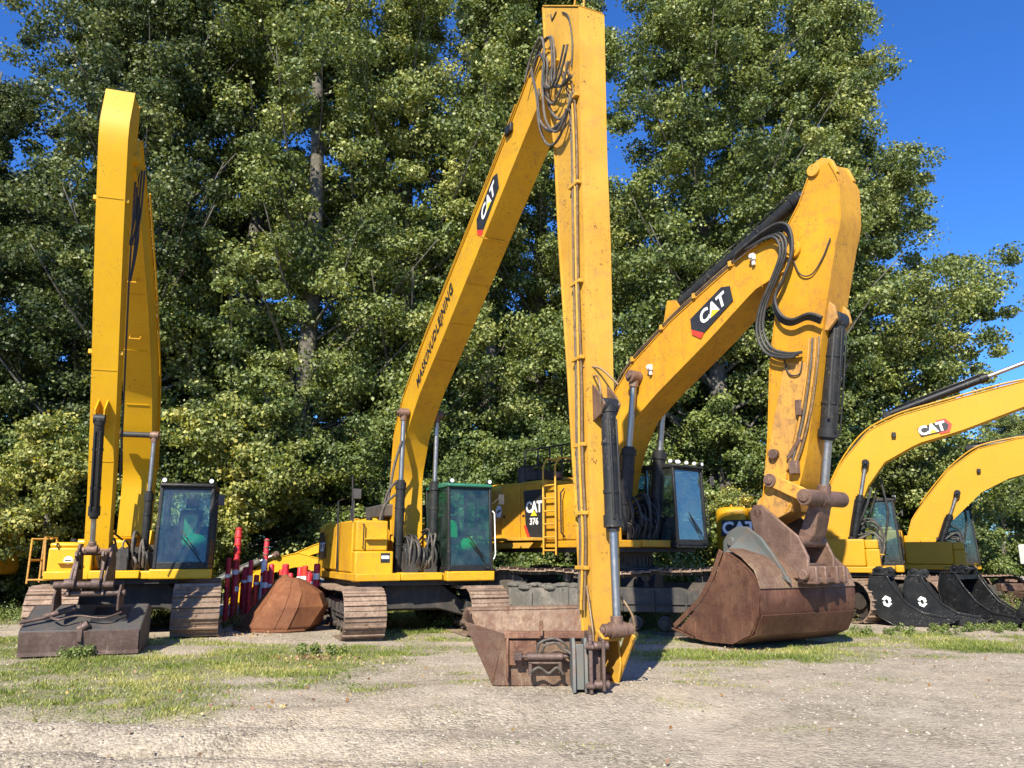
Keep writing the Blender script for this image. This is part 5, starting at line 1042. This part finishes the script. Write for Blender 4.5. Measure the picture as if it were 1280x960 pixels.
bushes = [(BA, -18.5, 24.6, 0, 1.1, 'bush at the left picture edge behind the cut off machine'), (BB, -15.2, 23.9, 1, 1.1, 'bush to the left of the left long reach excavator'), (BA, -12.3, 25, 2, 1.0, 'bush directly behind the left long reach excavator'),
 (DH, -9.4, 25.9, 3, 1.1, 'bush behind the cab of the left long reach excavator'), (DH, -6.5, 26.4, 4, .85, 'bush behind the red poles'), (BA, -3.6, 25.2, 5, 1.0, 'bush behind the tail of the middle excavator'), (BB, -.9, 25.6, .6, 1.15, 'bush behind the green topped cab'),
 (BA, 1.9, 26, 1.6, .95, 'bush behind the ladder of the huge excavator'), (BB, 4.6, 25.4, 2.6, 1.05, 'bush behind the black cab of the huge excavator'), (BA, 7.4, 27.2, 3.6, 1.05, 'bush between the black cab and the tall stick of the huge excavator'),
 (BA, 10.4, 27.0, 4.6, 1.0, 'bush behind the red and white boom badge'), (BB, 13.0, 30.4, 5.6, 1.3, 'bush behind the boom foot of the far right excavator'), (BA, 16.0, 32.0, .3, 1.0, 'bush at the right end of the hedge'),
 (BY, -13.6, 22.9, 1.1, .98, 'yellowing bush left of the left long reach stick'), (BY, -8.5, 24.0, 3.0, 1.08, 'yellowing bush between the left cab and the rust brown scoop'), (BY, 6.6, 24.2, 4.4, .62, 'yellow green bush right of the black cab'),
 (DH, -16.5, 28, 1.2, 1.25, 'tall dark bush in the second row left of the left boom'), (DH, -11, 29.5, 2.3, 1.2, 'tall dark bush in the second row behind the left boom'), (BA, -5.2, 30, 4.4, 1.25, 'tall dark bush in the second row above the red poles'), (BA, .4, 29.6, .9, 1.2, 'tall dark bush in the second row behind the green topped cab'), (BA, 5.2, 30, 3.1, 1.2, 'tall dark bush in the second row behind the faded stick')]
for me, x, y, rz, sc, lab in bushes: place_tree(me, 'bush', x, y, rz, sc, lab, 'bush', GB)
far = [(PD, 30, 46, .3, .62, 'left of the distant round trees beyond the far right excavator'), (PD, 36, 44, 1.3, .62, 'middle of the distant round trees beyond the far right excavator'), (PD, 41, 48, 2.3, .75, 'right of the distant round trees beyond the far right excavator'), (PD, 25, 50, 4, .55, 'farthest round tree showing under the far right boom')]
for k, (x, y, lab) in enumerate(((20, 38, 'distant bush under the far right boom, nearest the hedge end'), (24.5, 39, 'distant bush left of the white cabinet'), (28.5, 41, 'distant bush above the white cabinet'), (33, 41, 'distant bush behind the brown tarpaulin'))): place_tree(BA, 'bush', x, y, k, 1.15, lab, 'bush', 'distant bushes beyond the yard')
for me, x, y, rz, sc, lab in far: place_tree(me, 'broad_tree', x, y, rz, sc, lab, 'tree', 'distant round trees beyond the yard')
place_tree(PC, 'poplar_tree', 12.6, 33.5, 1.7, .85, 'poplar in the second row, highest behind the stick of the huge excavator', 'tree', GT)
place_tree(PA, 'poplar_tree', -12.2, 33.5, 2.7, .85, 'poplar in the second row between the two leftmost booms', 'tree', GT)
place_tree(PA, 'poplar_tree', -2.6, 33.5, 4.7, .80, 'poplar in the second row, just left of the hoses of the middle boom', 'tree', GT)

# ============================================================ ground cover
def grass():
    rg = np.random.default_rng(5)
    n = 1500000; y = 7.0+rg.random(n)**0.8*19; x = (rg.random(n)*2-1)*(y*0.70+1.0)
    m = grass_mask(x, y); keep = rg.random(n) < np.clip(m*1.0, 0, 1)*(0.12+0.88*np.clip((fbm(x*3.2, y*4, 33, 4)-.40)*3.2, 0, 1)); x = x[keep]; y = y[keep]; m = m[keep]
    k = len(x); z = ground_z(x, y)
    h = (0.018+0.055*rg.random(k)**1.8)*(0.55+0.7*m)*(0.55+1.2*np.clip(fbm(x*1.7, y*1.7, 40)-.25, 0, 1)); tall = y > 16.5; h = np.where(tall, h*1.5, h)
    a = rg.random(k)*6.283; wd = 0.0035+0.0045*rg.random(k)+0.0002*y; ln = h*(0.2+0.8*rg.random(k)); b = rg.random(k)*6.283
    P = np.stack([x, y, z-0.004], -1); U = np.stack([np.cos(a), np.sin(a), 0*a], -1)*wd[:, None]; T = np.stack([np.cos(b)*ln, np.sin(b)*ln, h], -1)
    V = np.stack([P-U, P+U, P+T], 1)
    tone = np.clip(rg.normal(.58, .25, k)+(fbm(x*.9, y*.9, 50)-.5)*1.1, 0, 1)
    m_ = leaf_mat('grass_blades', (0.06, 0.10, 0.008), (0.18, 0.235, 0.022), (0.44, 0.40, 0.11), 1.1, .55, .3)
    me = bulk_mesh('grass', V, 3, tone, m_); o = bpy.data.objects.new('grass', me); link(o); tag(o, 'short patchy grass and clover growing through the gravel', 'grass', kind='stuff')
def weeds():
    rg = np.random.default_rng(9)
    spots = []
    for cx, cy, rx, ry, n, hh in ((3.1, 18.6, 1.1, .6, 60, .55), (2.2, 17.2, .6, .5, 20, .25), (-3.3, 14.0, .35, .2, 9, .16), (-7.1, 13.15, .35, .15, 12, .20), (-1.6, 18.9, 1.4, .5, 40, .35), (-6.0, 18.2, .5, .3, 12, .2), (7.6, 17.6, 1.8, .5, 30, .16), (11.5, 18.2, 2.5, .4, 40, .16), (-9, 19, 3.5, 1.0, 80, .35), (4, 21.3, 3.0, .7, 80, .6), (-13, 21, 4, 1.2, 120, .5), (13, 23, 5, 1.2, 120, .5)):
        for _ in range(n): spots.append((cx+rg.normal()*rx*.6, cy+rg.normal()*ry*.6, hh*(.5+rg.random()*.8)))
    C = np.array(spots); P = []; z = ground_z(C[:, 0], C[:, 1])
    cen = np.stack([C[:, 0], C[:, 1], z+C[:, 2]*.5], -1); V, tone = leaves(cen, C[:, 2]*.55, 110, .034, np.full(len(C), .55), rg, 1.0); ok = V[:, :, 2].min(1) > -.05; V = V[ok]; tone = tone[ok]
    me = bulk_mesh('weeds', V, 4, tone, LEAFB); o = bpy.data.objects.new('weeds', me); link(o); tag(o, 'leafy green weeds growing round the machines', 'weeds', kind='stuff')
def stones():
    rg = np.random.default_rng(15); n = 42000
    y = 5.6+rg.random(n)**1.25*13; x = (rg.random(n)*2-1)*(y*0.70+.8)
    keep = (fbm(x*.8, y*.8, 61, 3) > .38) | (rg.random(n) < .3); keep &= (grass_mask(x, y) < .55) & (rg.random(len(x)) < .7); x = x[keep]; y = y[keep]; n = len(x)
    s = 0.006+0.017*rg.random(n)**3; z = ground_z(x, y)
    base = np.array([(1, 0, 0), (0, 1, 0), (-1, 0, 0), (0, -1, 0), (0, 0, 1), (0, 0, -1)], float)
    tri = np.array([(0, 1, 4), (1, 2, 4), (2, 3, 4), (3, 0, 4)])
    a = rg.random(n)*6.28; ca, sa = np.cos(a), np.sin(a); B = base[None]*(0.6+.7*rg.random((n, 6, 1)))*s[:, None, None]; B[:, :, 2] *= .65
    Bx = B[:, :, 0]*ca[:, None]-B[:, :, 1]*sa[:, None]; By = B[:, :, 0]*sa[:, None]+B[:, :, 1]*ca[:, None]
    W = np.stack([Bx+x[:, None], By+y[:, None], B[:, :, 2]+z[:, None]], -1); V = W[:, tri].reshape(-1, 3, 3); tone = np.repeat(rg.random(n), 4)
    m, t, b = nm('pebbles'); at = N(t, 'ShaderNodeAttribute', attribute_name='tone'); t.links.new(mix(t, at.outputs['Fac'], (.14, .115, .09), (.42, .365, .30)), b.inputs['Base Color']); b.inputs['Roughness'].default_value = .85
    me = bulk_mesh('gravel', V, 3, tone, m); o = bpy.data.objects.new('gravel', me); link(o); tag(o, 'loose grey and beige pebbles scattered over the yard', 'gravel', kind='stuff')
def litter():
    rg = np.random.default_rng(25); C = []
    for cx, cy, r_, n in ((-3.3, 13.4, .28, 170), (-2.6, 9.2, .35, 25), (3.9, 14.7, .4, 60), (-5, 11, 3, 120), (5, 13, 3.5, 90), (0, 9.5, 3, 40), (-5.6, 16.3, .6, 90)):
        C.append(np.stack([cx+rg.normal(size=n)*r_, cy+rg.normal(size=n)*r_*.6], -1))
    C = np.concatenate(C); z = ground_z(C[:, 0], C[:, 1])+.022+.02*rg.random(len(C)); cen = np.stack([C[:, 0], C[:, 1], z], -1)
    V, tone = leaves(cen, np.full(len(C), .015), 1, .042, rg.random(len(C)), rg, .4)
    m = leaf_mat('dry_leaves', (.20, .09, .035), (.32, .17, .06), (.48, .36, .12), 1.0, .7, .1)
    me = bulk_mesh('fallen_leaves', V, 4, tone, m); o = bpy.data.objects.new('fallen_leaves', me); link(o); tag(o, 'small dry brown and yellow leaves lying on the gravel', 'fallen leaves', kind='stuff')
grass(); weeds(); stones(); litter()
